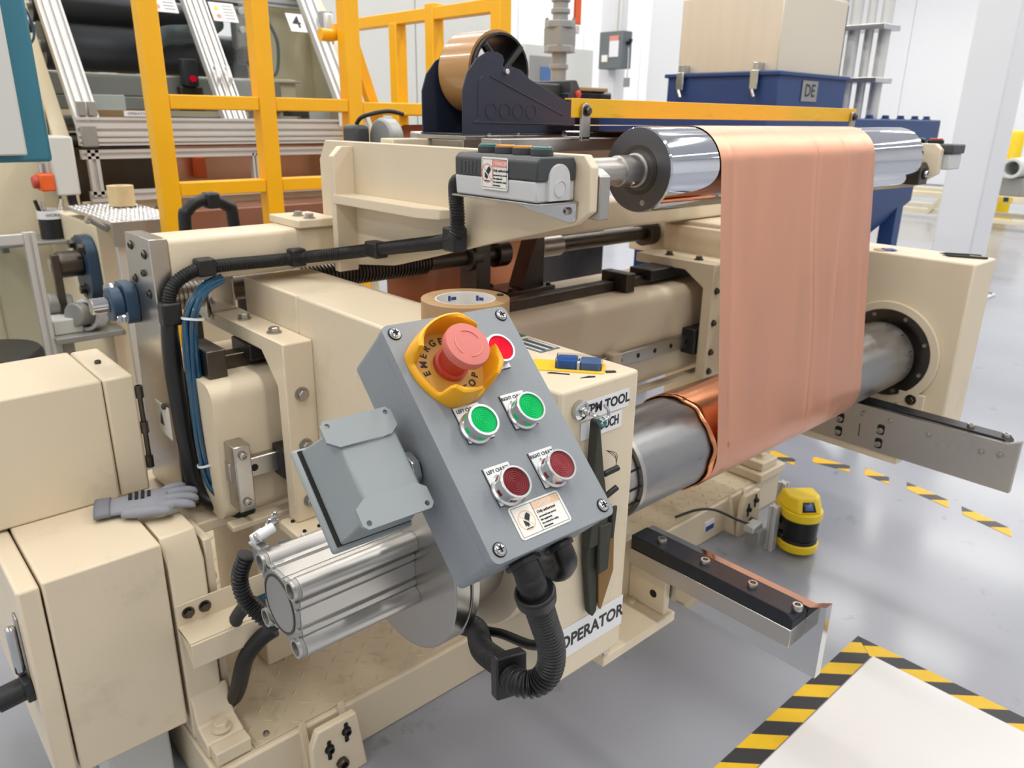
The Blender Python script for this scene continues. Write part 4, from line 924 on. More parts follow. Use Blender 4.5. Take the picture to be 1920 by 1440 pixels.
# ================================================================== on the floor
def tape_strip(pts, lab, m=haz, nm='hazard_tape', grp=None):
    return tag(G().prism(pts, 'Z', 0, .0012).build(nm, m), lab, 'floor tape', grp)
tape_strip([(.60, .473), (1.445, .473), (1.493, .5215), (.60, .5215)], 'yellow and black hazard tape along the left edge of the white board')
tape_strip([(1.4462, .473), (1.4462, -.6), (1.495, -.6), (1.495, .5215)], 'yellow and black hazard tape along the far edge of the white board')
box('floor_board', board, .55, 1.440, -.65, .467, 0, .012, None, .002, label='glossy white board laid on the floor inside hazard tape', cat='floor board')
for i, (a, b, w) in enumerate((((2.225, 1.16), (2.215, 1.045), .045), ((2.285, 1.04), (2.305, .905), .045), ((2.325, .885), (2.315, .785), .05), ((2.325, .755), (2.295, .605), .05), ((2.285, .585), (2.25, .43), .05), ((2.24, .40), (2.21, .28), .05))):
    a = Vector(a); b = Vector(b); n_ = Vector((w/2, .01))
    tape_strip([tuple(a-n_), tuple(b-n_+Vector((0, .02))), tuple(b+n_+Vector((0, .02))), tuple(a+n_)], ('short hazard tape piece on the floor nearest the machine base', 'second hazard tape piece from the machine base', 'third hazard tape piece, below the far lift arm', 'fourth hazard tape piece, with a long yellow patch', 'fifth hazard tape piece, silvery and worn', 'last hazard tape piece, at the right edge')[i], haz2, 'floor_tape_piece', 'broken row of hazard tape pieces on the floor')
# safety scanner
sc = thing('safety_scanner', 'yellow and black laser safety scanner on aluminium posts near the floor', 'scanner', (1.725, .80, 0))
SM = Matrix.Translation((1.722, .792, .012)) @ Matrix.Rotation(R(-38), 4, 'Z')     # local -y is its front
def dome(r0, r1, z0, z1, m, nm, bev=.003):
    g = G(SM); n = 14; vs = []
    for z, r, yb in ((z0, r0, .045), (z1, r1, .045)):
        P = [(-r, yb)]+[(-r*math.cos(math.pi*i/n), -.004-r*math.sin(math.pi*i/n)) for i in range(n+1)]+[(r, yb)]
        vs += [(x, y, z) for x, y in P]
    k = len(vs)//2; fs = [tuple(range(k)), tuple(range(2*k-1, k-1, -1))]+[(i, (i+1) % k, (i+1) % k+k, i+k) for i in range(k)]
    return g.add(vs, fs).build(nm, m, sc, bev)
dome(.048, .050, 0, .024, sc_yel, 'foot_shell'); dome(.047, .046, .0245, .033, sc_blk, 'lens_base', .001); dome(.044, .0455, .0335, .088, sc_blk, 'lens_window', .001); dome(.050, .050, .0885, .112, sc_yel, 'upper_shell')
g = G(SM); vs = []
P0 = [(-.050, .045), (-.050, -.004), (-.030, -.044), (.030, -.044), (.050, -.004), (.050, .045)]; P1 = [(-.040, .040), (-.040, -.004), (-.022, -.026), (.022, -.026), (.040, -.004), (.040, .040)]
g.add([(x, y, .112) for x, y in P0]+[(x, y, .146) for x, y in P1], [tuple(range(6)), tuple(range(11, 5, -1))]+[(i, (i+1) % 6, (i+1) % 6+6, i+6) for i in range(6)]).build('cap', sc_yel, sc, .004)
G(SM).add([(-.018, -.0418, .117), (.018, -.0418, .117), (.014, -.0302, .139), (-.014, -.0302, .139)], [(0, 1, 2, 3)]).build('display', black_pl, sc, solid=.002)
G(SM).add([(-.011, -.041, .121), (.011, -.041, .121), (.009, -.033, .135), (-.009, -.033, .135)], [(0, 1, 2, 3)]).build('screen', blue_pl2, sc, solid=.001)
G(SM).box(-.0508, -.0500, .0, .035, .092, .107).build('rating_label', yel_pl, sc)
def profile_col(parent, x, y, z0, z1, w=.02, name='profile_post', m=alu_prof):
    P = []
    a = w/2; t = w*.12; dp = w*.2
    for q in range(4):
        for (px_, py_) in ((a, -a+.001), (a, -t), (a-dp, -t), (a-dp, t), (a, t), (a, a-.001)):
            c_, s_ = math.cos(R(90*q)), math.sin(R(90*q)); P.append((x+px_*c_-py_*s_, y+px_*s_+py_*c_))
    return G().prism(P, 'Z', z0, z1).build(name, m, parent)
profile_col(sc, 1.672, .838, 0, .125, .022); profile_col(sc, 1.765, .87, 0, .150, .022)
for z in (.035, .095): box('clamp', black_pl, 1.684, 1.715, .815, .84, z, z+.014, sc, .002)
for z in (.035, .095): bolt(sc, (1.69, .815, z+.007), (0, -1, 0), .006, 'hex', polished)
box('connector', grey_far, 1.625, 1.66, .845, .885, .015, .06, sc, .004); box('connector_cap', white_metal, 1.62, 1.665, .86, .89, .05, .07, sc, .003)
tag(G().sweep([(1.44, .975, .118), (1.50, .955, .125), (1.56, .94, .11), (1.61, .90, .08), (1.64, .88, .065)], .0035, 8).build('sensor_cable', black), 'thin black cable drooping from the base to the scanner', 'cable')
# ================================================================== yellow railings
rl = thing('guard_rail', 'near yellow square tube guard rail behind the cream frame', 'railing', (1.1, 2.1, 0))
t_ = .0235
for x, z1 in ((.703, 1.75), (.985, 1.75), (1.257, 1.75)):
    box('post', yellow, x-t_, x+t_, 2.1-t_, 2.1+t_, 0, z1, rl, .003); box('post_foot', yellow, x-.06, x+.06, 2.04, 2.16, 0, .01, rl, .001)
for x0, x1, z in ((.727, .961, 1.071), (1.009, 1.233, 1.071), (1.281, 1.60, 1.065), (.727, .961, .858), (1.009, 1.233, .858), (.727, 1.233, 1.72)):
    box('rail', yellow, x0, x1, 2.1-t_*.9, 2.1+t_*.9, z-.0175, z+.0175, rl, .003)
G().sweep([(1.262, 2.13, 1.31), (1.40, 2.16, .98), (1.44, 2.17, .86)], .021, 4, smooth=False).build('brace', yellow, rl)
G().sweep([(1.195, 2.15, 1.262), (1.245, 2.15, 1.264), (1.255, 2.15, 1.29)], .017, 12, 3).build('gate_stub', yellow, rl)
hr = thing('stair_railing', 'rear yellow stair railing against the pale wall', 'railing', (1.9, 2.6, 0))
for y, z1 in ((2.80, 1.39), (2.555, 1.44), (2.175, 1.75)):
    box('post', yellow, 1.9-.026, 1.9+.026, y-.026, y+.026, 0, z1, hr, .003)
for z, y0 in ((1.405, 3.12), (1.066, 3.12)):
    box('rail', yellow, 1.9-.022, 1.9+.022, 2.15, y0, z-.022, z+.022, hr, .003)
# ================================================================== rear web machine with aluminium windows
wm = thing('web_machine', 'rear cream web machine with sloping aluminium framed windows and black rollers', 'machine', (1.3, 3.4, 0))
sp_poly = [(3.03, 0), (3.03, .97), (3.36, 1.47), (3.48, 1.6), (4.2, 1.6), (4.2, 0)]
G().prism(sp_poly, 'X', .665, .715, [[(3.20+.055*math.cos(R(18*i)), 1.07+.085*math.sin(R(18*i))) for i in range(20)][::-1]]).build('side_frame', bgcream, wm, .003)
G().prism([(y, z) for y, z in sp_poly], 'X', 1.86, 1.91).build('side_frame', bgcream, wm, .003)
def slat(p0, p1, w, dpt, ribs=2, name='window_profile', par=wm):
    """grooved aluminium profile between two points, width along X when sloping, along Z/Y when horizontal"""
    p0 = Vector(p0); p1 = Vector(p1); d = (p1-p0).normalized()
    u = Vector((1, 0, 0)) if abs(d.x) < .5 else Vector((0, -.54, .84)).normalized() if False else Vector((0, 0, 1))
    n_ = d.cross(u).normalized(); n_ = n_ if n_.y < 0 else -n_; L = (p1-p0).length
    M = Matrix((u, d, n_)).transposed().to_4x4(); M.translation = p0
    poly = [(-w/2, 0), (-w/2, dpt)]; st = w/ribs
    for i in range(ribs):
        c = -w/2+st*(i+.5); gw = st*.18; poly += [(c-gw, dpt), (c-gw, dpt*.55), (c+gw, dpt*.55), (c+gw, dpt)]
    poly += [(w/2, dpt), (w/2, 0)]
    return G(M).prism([(a, b) for a, b in poly], 'Y', 0, L).build(name, alu_prof, par)
for x, w, rb in ((.768, .075, 3), (1.262, .042, 2), (1.306, .042, 2), (1.79, .075, 2)): slat((x, 3.005, 1.0), (x, 3.40, 1.60), w, .03, rb)
slat((.73, 3.0, .998), (1.84, 3.0, .998), .055, .03, 2); slat((.73, 2.995, .952), (1.84, 2.995, .952), .036, .03, 2); slat((.73, 3.0, .905), (1.84, 3.0, .905), .03, .025, 1)
slat((.74, 3.0, .765), (1.84, 3.0, .765), .036, .025, 1); slat((.765, 3.0, .765), (.765, 3.0, .92), .036, .025, 1); slat((1.34, 3.0, .775), (1.34, 3.0, .90), .022, .025, 1); slat((1.80, 3.0, .765), (1.80, 3.0, .92), .036, .025, 1)
slat((.73, 3.41, 1.50), (1.84, 3.41, 1.50), .05, .03, 2)
box('corner_block', grey_far, .735, .785, 2.96, 2.99, .93, 1.0, wm, .004)
for x in (.752, .785):
    cb_ = G().box(x-.014, x+.014, 2.972, 2.99, 1.03, 1.075).build('hinge', alu_grey, wm, .002)
for x in (1.262, 1.306): G().sweep([(x, 3.085, 1.20), (x, 3.075, 1.21), (x, 3.055, 1.17), (x, 3.06, 1.155)], .008, 8, 3).build('handle', white_metal, wm)
for x0, x1 in ((.806, 1.24), (1.328, 1.752)): G(facing((x0, 3.03, 1.02), (1, 0, 0), (0, .55, .835))).box(0, x1-x0, 0, .68, 0, .004).build('window_pane', pane, wm)
for x0, x1 in ((.783, 1.329), (1.351, 1.78)): box('lower_pane', pane, x0, x1, 3.004, 3.008, .784, .89, wm, 0)
def roller(x0, x1, y, z, r, m, nm='roller'):
    o = G().cyl((x0, y, z), (x1, y, z), r, n=32).build(nm, m, wm, .003); G().cyl((x0-.06, y, z), (x0, y, z), r*.28, n=14).build('journal', white_metal, o); return o
roller(.79, 1.75, 3.55, 1.275, .085, roll_blk); roller(.79, 1.40, 3.62, 1.42, .06, roll_blk); roller(.75, 1.80, 3.5, 1.50, .035, white_metal); roller(.75, 1.80, 3.45, 1.0, .03, alu_grey); roller(.75, 1.8, 3.3, .93, .04, dark_steel)
box('steel_beam', grey_far, .72, 1.62, 3.28, 3.40, 1.10, 1.17, wm, .004); box('steel_beam', grey_far, .72, 1.62, 3.27, 3.40, 1.05, 1.098, wm, .004); box('beam_cap', white_metal, .72, 1.72, 3.28, 3.42, 1.17, 1.178, wm, .001)
box('guide_plate', grey_cab, .80, .93, 3.10, 3.105, .99, 1.10, wm, .006); box('tan_plate', kraft_s, .81, .93, 3.094, 3.099, .99, 1.05, wm, .002)
box('slide_unit', dark_steel, 1.18, 1.27, 3.24, 3.28, 1.05, 1.14, wm, .004); box('slide_motor', roll_blk, 1.19, 1.25, 3.22, 3.26, 1.14, 1.24, wm, .006)
G().cyl((1.222, 3.215, 1.168), (1.222, 3.20, 1.168), .011, n=14).build('red_pilot', lamp_r, wm)
G().sweep([(1.12, 3.30, 1.17), (1.12, 3.34, 1.27), (1.20, 3.4, 1.33), (1.34, 3.40, 1.35), (1.44, 3.46, 1.40)], .035, 14, 6).build('grey_duct', disc_grey, wm)
G().sweep([(1.60, 3.32, 1.42), (1.63, 3.30, 1.33), (1.62, 3.30, 1.22), (1.58, 3.30, 1.19), (1.52, 3.31, 1.185)], .007, 8).build('cable_loop', disc_grey, wm)
box('valve_block', grey_far, 1.48, 1.55, 3.36, 3.42, 1.30, 1.46, wm, .01); box('valve_base', dark_steel, 1.49, 1.56, 3.34, 3.42, 1.24, 1.30, wm, .006)
for x, z in ((1.50, 1.44), (1.53, 1.41), (1.50, 1.37), (1.53, 1.34)): G().cyl((x, 3.36, z), (x, 3.335, z), .014, n=12).build('valve_cap', silver, wm, .002)
G().sweep([(1.51, 3.33, 1.25), (1.53, 3.31, 1.21), (1.55, 3.30, 1.185)], .014, 10).build('valve_spout', black, wm)
box('inner_plate', bgcream, 1.56, 1.86, 3.44, 3.46, 1.0, 1.6, wm, .002); box('inner_cover', bgcream, 1.50, 1.70, 3.30, 3.36, 1.0, 1.185, wm, .003)
box('sensor_box', dark_pl, 1.58, 1.66, 3.12, 3.2, 1.035, 1.075, wm, .003); box('sensor_box', grey_cab, 1.66, 1.76, 3.12, 3.2, 1.02, 1.08, wm, .003)
box('lower_sheet', copper, 1.02, 1.86, 3.20, 3.21, .70, .92, wm, 0); box('lower_panel', dark_steel, .72, 1.02, 3.18, 3.2, .70, .92, wm, 0); box('apron', brown, .95, 1.9, 2.78, 3.0, .60, .72, wm, .004)
box('red_clamp', orange, 1.17, 1.21, 3.14, 3.18, .80, .88, wm, .004)
for x in (.95, 1.10, 1.30): box('yellow_part', yellow, x, x+.07, 3.7, 3.74, 1.17, 1.26, wm, .003)
box('rear_panel', bgcream, .72, 1.86, 4.1, 4.15, .05, 1.2, wm, .002)
box('front_skirt', bgcream, .72, 1.86, 3.01, 3.04, 0, .745, wm, .002)
def num_plate(s, x, y, z, w, nm='number_plate'):
    M = facing((x, y, z), (1, 0, 0), (0, .54, .84)); p = G(M).box(-w/2, w/2, -w*.58, w*.58, 0, .004).build(nm, paper, wm, .001); text(s, w*1.05, M @ Matrix.Translation((0, 0, .0045)), ink, p, bold=.001)
num_plate('3', .865, 3.30, 1.468, .085); num_plate('4', 1.70, 3.255, 1.405, .075)
for x, y, z in ((1.165, 3.28, 1.435), (1.395, 3.27, 1.42)):
    M = facing((x, y, z), (1, 0, 0), (0, .54, .84)); p = G(M).box(-.05, .05, -.042, .042, 0, .003).build('warning_sheet', paper, wm)
    G(M).prism([(-.038, .006), (-.014, .006), (-.026, .030)], 'Z', .003, .004).build('warning_mark', yel_pl, p); G(M).prism(circ(-.024, -.02, .010, 16), 'Z', .003, .004).build('red_mark', stick_r, p)
    for k in range(5): G(M).box(.0, .04, .026-.014*k, .031-.014*k, .003, .0038).build('text_line', grey_far, p)
box('red_cover', brown, 1.40, 1.52, 3.40, 3.44, 1.42, 1.50, wm, .01)
M = facing((1.585, 3.425, 1.455), (1, 0, 0), (0, 0, 1)); p = G(M).box(-.04, .04, -.012, .012, 0, .003).build('maker_plate', paper, wm); G(M).box(-.038, .03, -.012, -.002, .003, .004).build('maker_band', ink_b, p)
M = facing((.925, 2.968, 1.038), (1, 0, 0), (0, 0, 1)); p = G(M).box(-.045, .045, -.009, .009, 0, .002).build('operator_strip', paper, wm); text('OPERATOR', .013, M @ Matrix.Translation((0, 0, .0025)), ink, p)
M = facing((1.755, 2.965, 1.005), (1, 0, 0), (0, 0, 1)); G(M).prism([(-.045, -.005), (.03, -.005), (.03, .045), (-.045, .045)], 'Z', 0, .002).build('blank_label', paper, wm)
lk = box('door_switch', white_metal, 1.80, 1.835, 3.18, 3.21, 1.36, 1.45, wm, .008); box('switch_body', alu_grey, 1.80, 1.85, 3.21, 3.25, 1.33, 1.46, wm, .004)
# cream enclosure and small parts at the far left
en = thing('cream_enclosure', 'tall cream machine enclosure behind the teal operator panel', 'enclosure', (.35, 3.2, 0))
box('body', bgcream, -.2, .660, 3.06, 3.9, 0, 1.9, en, .004); box('seam_strip', cream_d, .42, .424, 3.056, 3.062, 0, 1.9, en, 0)
G().cyl((.66, 3.055, 1.30), (.60, 3.02, 1.30), .02, n=14).build('black_gland', black, en)
G().sweep([(.60, 3.0, 1.40), (.64, 2.98, 1.34), (.655, 3.0, 1.27), (.63, 3.02, 1.23)], .004, 8).build('blue_tube', tube_blue, en)
hm = thing('operator_panel', 'grey and teal operator touch panel at the top left edge', 'control panel', (.2, 1.6, .96))
box('bezel', grey_cab, -.15, .299, 1.555, 1.585, .975, 1.45, hm, .003); box('back_shell', teal, -.13, .342, 1.586, 1.66, .962, 1.45, hm, .006)
for i in range(6): box('vent_slot', hole_m, .3415, .3424, 1.60, 1.65, .975+i*.005, .977+i*.005, hm, 0)
G().cyl((.0, 1.63, 1.44), (.0, 1.63, 2.2), .03).build('hanger_tube', alu_grey, hm); G().sweep([(.0, 1.63, 2.2), (.0, 1.9, 2.3), (.0, 3.3, 2.3)], .03, 12, 4).build('hanger_arm', alu_grey, hm); G().cyl((.0, 3.3, 2.28), (.0, 3.3, 1.9), .03).build('hanger_post', alu_grey, hm)
es = thing('stop_button_box', 'pale grey switch box with orange emergency stop at the far left', 'control box', (.63, 2.9, .78))
box('enclosure', grey_cab, .612, .682, 2.86, 3.02, .785, .968, es, .006); box('mount', alu_grey, .625, .67, 3.02, 3.059, .85, .93, es, .003)
oy = box('stop_base', orange, .570, .612, 2.86, 2.93, .80, .855, es, .006); G().lathe([(.02, 0), (.02, .012), (.017, .016), (0, .017)], (.570, 2.895, .828), (-1, 0, 0), 20).build('stop_knob', estop_r, es)
G().cyl((.59, 2.90, .856), (.59, 2.90, .885), .01, n=12).build('key_lock', polished, es); G().cyl((.60, 2.9, .90), (.60, 2.9, .925), .012, n=12).build('green_pilot', lamp_g, es)
tag(G().sweep([(.660, 2.90, .784), (.662, 2.90, .755), (.668, 2.89, .70), (.682, 2.88, .63), (.675, 2.85, .60)], .014, 12, 6).build('box_cable', black), 'thick black cable leaving the pale grey switch box', 'cable')
sh_ = thing('steel_shelf', 'small steel shelf carrying the black cup at the far left', 'shelf', (.55, 2.86, .63))
box('plate', grey_far, .40, .68, 2.80, 3.0, .642, .652, sh_, .002); box('strut', grey_far, .45, .47, 2.98, 3.059, .60, .642, sh_, .002)
cu = thing('marker_cup', 'black cup of markers with a white label band on the steel shelf', 'cup', (.585, 2.87, .6522))
G().ring((.583, 2.87, .6522), (.583, 2.87, .735), .037, .034, 28).build('cup', black_pl, cu); G().cyl((.583, 2.87, .6522), (.583, 2.87, .656), .034, n=24).build('cup_bottom', black_pl, cu)
G().ring((.583, 2.87, .716), (.583, 2.87, .742), .0385, .037, 28).build('label_band', paper, cu); text('WORK', .014, facing((.583, 2.8308, .729), (1, 0, 0), (0, 0, 1)), ink, cu)
for a, b, m in (((.57, 2.87, .67), (.545, 2.86, .775), black_pl), ((.575, 2.865, .67), (.565, 2.86, .77), silver), ((.59, 2.87, .67), (.622, 2.86, .775), silver)): G().cyl(a, b, .006, n=10).build('marker', m, cu)
gd = thing('acrylic_guard', 'clear acrylic guard in an aluminium frame at the left', 'guard', (.45, 2.4, 0))
profile_col(gd, .428, 2.4, 0, .738, .028, 'frame_post'); profile_col(gd, -.05, 2.4, 0, .738, .028, 'frame_post'); box('frame_rail', alu_prof, -.03, .414, 2.39, 2.41, .71, .735, gd, .001); box('acrylic_sheet', pane, -.03, .413, 2.398, 2.402, .08, .709, gd, 0)
tb = thing('waste_bin', 'waste bin with black lid and steel body at the left edge', 'bin', (.28, 2.2, 0))
G().lathe([(.10, 0), (.115, .42)], (.255, 2.2, 0), (0, 0, 1), 32).build('body', stainless, tb, .002); G().lathe([(.122, .42), (.122, .475), (.115, .485), (0, .487)], (.255, 2.2, 0), (0, 0, 1), 32).build('lid', black_pl, tb)
fp2 = thing('blue_bearing_unit', 'dark blue flanged bearing with fittings on the cream enclosure foot', 'bearing', (.56, 2.55, .5))
G().prism(rrect(2.46, 2.62, .51, .70, .06), 'X', .575, .605).build('flange', blue_cast, fp2, .006); G().cyl((.575, 2.54, .62), (.51, 2.54, .62), .038, n=20).build('hub', dark_steel, fp2, .004); G().cyl((.51, 2.54, .62), (.49, 2.54, .62), .02, n=12).build('shaft_end', polished, fp2)
for y, z in ((2.49, .67), (2.59, .67), (2.54, .54)): bolt(fp2, (.575, y, z), (-1, 0, 0), .014, 'hex', dark_steel)
box('stand', bgcream, .605, .66, 2.45, 3.03, 0, .735, fp2, .004)
g2 = thing('pipe_fitting', 'steel pipe fittings and clamp standing low at the left', 'fitting', (.52, 2.45, .40))
G().cyl((.50, 2.40, .50), (.58, 2.45, .49), .034, n=18).build('union', grey_far, g2, .004); G().ring((.53, 2.40, .495), (.56, 2.42, .49), .046, .036, 24).build('clamp_ring', silver, g2); G().cyl((.46, 2.5, .52), (.52, 2.5, .51), .03, n=14).build('valve_body', grey_far, g2, .004)
box('shelf_bar', grey_far, .44, .62, 2.36, 2.56, .43, .447, g2, .002); box('white_box', grey_cab, .445, .52, 2.40, 2.5, .447, .49, g2, .004); box('upright', dark_steel, .485, .505, 2.47, 2.49, .447, .66, g2, .002); box('leg', grey_far, .46, .49, 2.4, 2.5, 0, .43, g2, .002)
# silver tread step with a tan roll
stp = thing('tread_step', 'bright diamond plate step beside the yellow guard rail', 'step', (.70, 2.40, 0))
box('top_plate', silver, .60, .80, 2.27, 2.75, .755, .765, stp, .001); box('front_rim', alu_grey, .60, .80, 2.262, 2.27, .70, .765, stp, .001)
g = G()
for i in range(11):
    for j in range(24): x = .612+i*.0175; y = 2.28+j*.0195; a = R(50) if (i+j) % 2 else R(-50); c_, s_ = math.cos(a)*.008, math.sin(a)*.008; g.add([(x-c_, y-s_, .765), (x+s_*.3, y-c_*.3, .765), (x+c_, y+s_, .765), (x-s_*.3, y+c_*.3, .765), (x, y, .769)], [(0, 1, 4), (1, 2, 4), (2, 3, 4), (3, 0, 4)])
g.build('tread_pattern', silver, stp, kind='stuff')
for x in (.61, .775): box('leg', alu_prof, x, x+.022, 2.28, 2.302, 0, .755, stp, .001)
G().cyl((.602, 2.31, .74), (.555, 2.30, .775), .008, n=10).build('stop_rod', grey_far, stp); G().lathe([(.013, 0), (.013, .01), (0, .013)], (.558, 2.30, .772), (-1, 0, .5), 14).build('stop_cap', polished, stp)
tag(G().ring((.735, 2.62, .7695), (.735, 2.62, .83), .038, .015, 32).build('tan_roll', tan_rope), 'pale tan twine roll standing on the bright step', 'roll')
tag(G().sweep([(.558, 1.6, .101), (.558, 1.6, .60), (.560, 1.6, .83), (.568, 1.6, .861), (.589, 1.6, .877), (.617, 1.6, .880), (.649, 1.6, .866), (.660, 1.6, .836), (.664, 1.6, .60), (.664, 1.6, .101)], .0125, 12, 6).build('black_loop_hose', black), 'black hose arching up behind the near cream beam', 'hose')
tag(G().box(.604, .632, 1.583, 1.617, .863, .895).build('hose_joint', black_pl, None, .005), 'black joint on the crown of the arching hose', 'clip')
# rear parts seen over the frame
pu = thing('grey_pulley', 'grey round pulley with a black motor end behind the near arm', 'pulley', (.80, 1.3, .95))
G().cyl((.835, 1.30, 1.004), (.865, 1.30, 1.004), .040, n=40).build('wheel', alu_grey, pu, .006); box('motor_end', dark_pl, .80, .834, 1.33, 1.38, .985, 1.03, pu, .008); box('stand', cream, .84, .86, 1.27, 1.33, .868, .965, pu, .002); box('bright_block', white_metal, .875, .90, 1.22, 1.26, .868, 1.02, pu, .003)
G().sweep([(.815, 1.35, 1.03), (.825, 1.34, 1.045), (.86, 1.31, 1.055), (.89, 1.30, 1.05)], .004, 8).build('lead_wire', black, pu)
# ================================================================== blue hopper machine behind the roller
bh = thing('blue_hopper', 'navy blue hopper machine with a stainless box clamped on top', 'hopper', (3.0, 1.75, 0))
box('upper_box', navy2, 2.58, 3.08, 1.50, 1.97, 1.06, 1.205, bh, .005); box('box_rim', navy2, 2.57, 3.09, 1.49, 1.98, 1.196, 1.21, bh, .003)
ss = box('stainless_box', stainless, 2.605, 3.06, 1.525, 1.945, 1.21, 1.47, bh, .004); box('dark_edge', hole_m, 3.06, 3.075, 1.53, 1.94, 1.21, 1.46, bh, .002)
for y in (1.585, 1.90):
    lt = box('toggle_latch', polished, 2.56, 2.569, y-.016, y+.016, 1.15, 1.215, bh, .003); box('latch_hook', polished, 2.562, 2.604, y-.010, y+.010, 1.208, 1.24, bh, .002); G().cyl((2.556, y, 1.15), (2.556, y-.012, 1.125), .008, n=10).build('latch_lever', polished, bh)
M = facing((2.80, 1.4985, 1.15), (1, 0, 0), (0, 0, 1)); p = G(M).box(-.055, .055, -.035, .035, 0, .002).build('tape_patch', grey_far, bh); text('DE', .06, M @ Matrix.Translation((0, 0, .0025)), navy, p, bold=.001)
box('deck', navy2, 2.45, 3.95, 1.45, 2.2, .98, 1.06, bh, .005)
G().prism([(3.2, 1.061), (4.02, 1.061), (4.06, 1.03), (4.06, .96), (4.02, .93), (3.2, .93)], 'Y', 1.50, 1.53, [circ(4.015, .995, .028, 16)[::-1]]).build('lifting_plate', navy2, bh, .004)
for x in (3.3, 3.45, 3.6, 3.75, 3.88): bolt(bh, (x, 1.49, 1.06), (0, 0, 1), .014, 'hex', navy2)
G().add([(2.6, 1.5, .98), (3.92, 1.5, .98), (3.92, 2.15, .98), (2.6, 2.15, .98), (2.6, 1.5, .70), (3.90, 1.5, .70), (3.90, 2.15, .70), (2.6, 2.15, .70), (3.0, 1.7, .35), (3.45, 1.7, .35), (3.45, 2.0, .35), (3.0, 2.0, .35)],
        [(0, 1, 5, 4), (1, 2, 6, 5), (2, 3, 7, 6), (3, 0, 4, 7), (4, 5, 9, 8), (5, 6, 10, 9), (6, 7, 11, 10), (7, 4, 8, 11), (3, 2, 1, 0), (8, 9, 10, 11)]).build('hopper', navy2, bh, .003)
for x in (2.66, 3.83):
    for y in (1.55, 2.08): box('leg', navy2, x-.035, x+.035, y-.035, y+.035, 0, .75, bh, .003)
cd = thing('cable_duct', 'galvanised conduits rising behind the stainless box', 'conduit', (3.2, 1.75, 0))
for i in range(4): G().cyl((3.36+i*.03, 1.70-i*.05, 1.06), (3.36+i*.03, 1.70-i*.05, 3.2), .018+.006*(i % 2), n=14).build('conduit', alu_prof, cd)
for z in (1.2, 1.4): box('strap', silver, 3.33, 3.48, 1.50, 1.72, z, z+.02, cd, .002)
# steel pipe with ball valve and red handle
pv = thing('pipe_valve', 'pale steel pipe with ball valve and orange handle', 'valve', (2.51, 2.5, 1.1655))
VX, VY = 2.515, 2.5
G().cyl((VX, VY, 1.1655), (VX, VY, 1.31), .032, n=20).build('pipe', alu_grey, pv); G().cyl((VX, VY, 1.43), (VX, VY, 2.6), .032, n=20).build('pipe', alu_grey, pv)
G().prism(rrect(VX-.05, VX+.05, VY-.05, VY+.05, .01), 'Z', 1.33, 1.40).build('valve_body', alu_grey, pv, .006)
for z in (1.305, 1.40): G().cyl((VX, VY, z), (VX, VY, z+.028), .065, n=8).build('valve_flange', alu_grey, pv, .003)
for a in (45, 135, 225, 315): bolt(pv, (VX+.056*math.cos(R(a)), VY+.056*math.sin(R(a)), 1.305), (0, 0, 1), .009, 'hex', alu_grey, h=.12)
for z in (1.24, 1.455, 1.50): G().cyl((VX, VY, z), (VX, VY, z+.02), .040, n=20).build('pipe_collar', alu_grey, pv, .003)
hn = G().box(VX+.075, VX+.115, VY-.012, VY+.0, 1.42, 1.80).build('lever', orange, pv, .005); box('lever_hub', white_metal, VX+.045, VX+.10, VY-.02, VY+.01, 1.385, 1.42, pv, .004)
dbx = thing('dark_pump_block', 'dark machine block under the steel pipe beyond the dispenser', 'machine', (2.45, 2.4, 0))
box('block', dark_steel, 2.25, 2.64, 2.3, 2.7, 0, 1.15, dbx, .01); box('top_plate', kraft_s, 2.24, 2.60, 2.29, 2.71, 1.15, 1.165, dbx, .003)
# far cabinets, switch box
gc = thing('grey_wall_cabinet', 'pale grey cabinet with a blue display behind the steel pipe', 'cabinet', (6.1, 6.2, 0))
box('body', grey_cab, 5.55, 6.55, 6.0, 6.5, .05, 1.72, gc, .006); dsp = box('display_frame', grey_far, 5.62, 5.95, 5.985, 6.0, 1.30, 1.62, gc, .004); box('display', blue_pl2, 5.76, 5.90, 5.978, 5.985, 1.32, 1.52, dsp, .001); box('plinth', grey_far, 5.57, 6.53, 6.02, 6.48, 0, .05, gc, .002)
tc_ = thing('tall_wall_cabinet', 'tall pale panel cabinet behind the yellow railings', 'cabinet', (4.2, 6.5, 0))
for i in range(3): box('door', grey_cab if i else wall_m, 2.55+i*1.0, 3.54+i*1.0, 6.4, 6.44, .05, 2.9, tc_, .004)
box('body', grey_cab, 2.56, 5.53, 6.44, 7.0, .0, 2.9, tc_, .004)
ds = thing('disconnect_switch', 'slate grey disconnect switch box on the slim white column', 'switch box', (5.95, 5.1, 1.45))
box('body', disc_grey, 5.86, 5.999, 5.02, 5.30, 1.48, 1.80, ds, .006)
box('front_label', paper, 5.855, 5.86, 5.06, 5.17, 1.58, 1.74, ds, 0); box('red_label', stick_r, 5.853, 5.86, 5.06, 5.17, 1.72, 1.76, ds, 0); box('warning_label', stick, 5.855, 5.86, 5.19, 5.26, 1.54, 1.60, ds, 0)
box('side_label', paper, 5.90, 5.94, 5.299, 5.302, 1.66, 1.70, ds, 0)
G().sweep([(5.93, 5.02, 1.70), (5.92, 4.98, 1.70), (5.92, 4.97, 1.73)], .018, 10, 3).build('lever', black, ds)
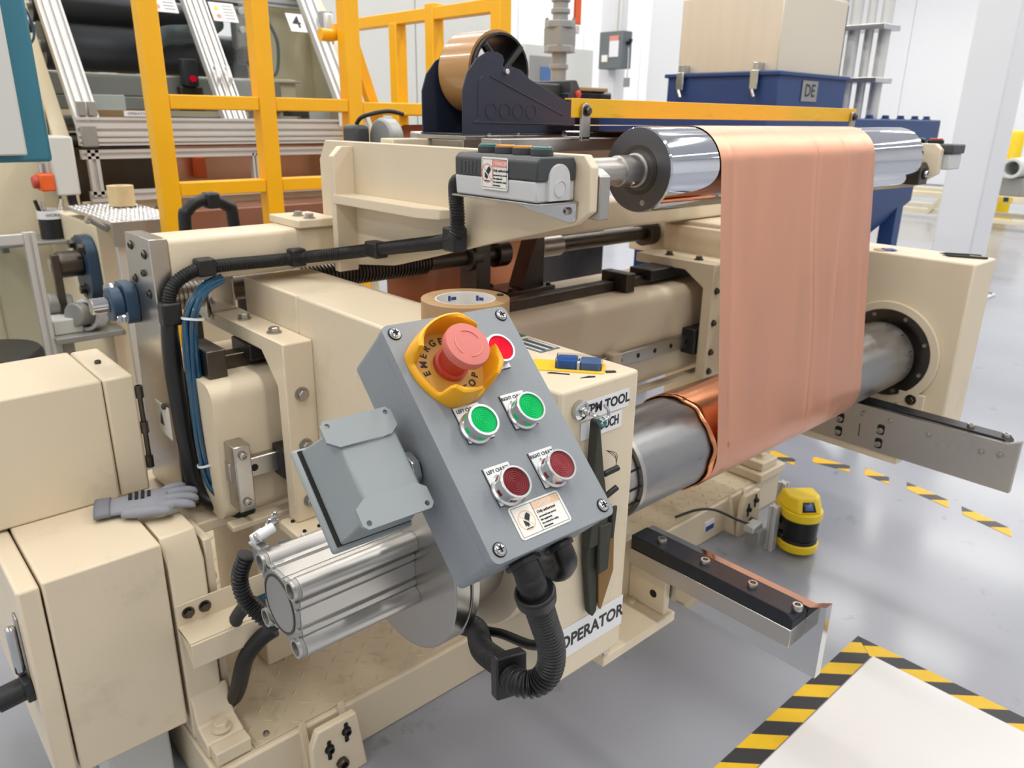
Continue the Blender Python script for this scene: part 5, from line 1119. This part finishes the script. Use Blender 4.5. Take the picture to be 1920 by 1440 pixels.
G().sweep([(5.93, 5.0, 1.66), (5.93, 4.995, 1.5), (5.93, 5.0, 1.40)], .006, 6).build('tag_chain', silver, ds); box('hanging_tag', grey_far, 5.92, 5.94, 4.97, 5.03, 1.32, 1.40, ds, .002)
for y in (5.12, 5.17): G().cyl((5.94, y, 1.80), (5.94, y, 3.6), .018, n=12).build('conduit', white_metal, ds)
# far racks and bollard
def rack(x, y0, y1, lab, z=.30):
    t = thing('roll_rack', lab, 'rack', (x, (y0+y1)/2, 0), 'cream roll racks along the far wall')
    for dx in (0, .7):
        box('rail', bgcream, x+dx, x+dx+.06, y0, y1, z-.06, z, t, .004); box('low_rail', bgcream, x+dx, x+dx+.06, y0, y1, .06, .11, t, .004)
        for y in (y0+.05, y1-.12): box('leg', bgcream, x+dx, x+dx+.06, y, y+.07, 0, z-.06, t, .003)
    G().sweep([(x-.005, y0+.3, .06), (x-.005, y0+.12, z)], .03, 4, smooth=False).build('brace', bgcream, t)
    return t
r1 = rack(9.6, 3.2, 4.9, 'cream roll rack left of the white building column'); r2 = rack(9.2, 1.6, 3.05, 'cream roll rack right of the white building column', .34)
box('hazard_strip', haz, 9.19, 9.2, 2.55, 2.85, .29, .335, r2, 0)
for y, z, r, lab in ((2.62, .62, .10, 'grey roll core on the right rack beside the yellow bollard'), (3.02, .58, .13, 'pale roll core on the right rack nearest the white column')):
    t = thing('roll_core', lab, 'roll', (9.5, y, z-r)); G().ring((9.2, y, z), (9.95, y, z), r, r*.7, 24).build('core', grey_cab, t, .004); box('cradle', grey_far, 9.3, 9.8, y-.1, y+.1, .342, z-r, t, .004)
bo = thing('bollard', 'yellow safety bollard standing by the far roll racks', 'bollard', (10.4, 2.98, 0))
G().lathe([(.085, .012), (.085, .92), (.07, .965), (0, .985)], (10.4, 2.98, 0), (0, 0, 1), 24).build('post', sc_yel, bo); G().cyl((10.4, 2.98, 0), (10.4, 2.98, .012), .14, n=24).build('foot_plate', sc_yel, bo)
for y, z, lab in ((4.25, .42, 'narrow grey wall window left of the white column'), (3.10, .42, 'narrow grey wall window right of the white column')):
    box('window_1' if y > 4 else 'window_2', disc_grey, 14.97, 15.0, y*1.42, y*1.42+.22, .65, 1.05, None, .004, kind='structure')
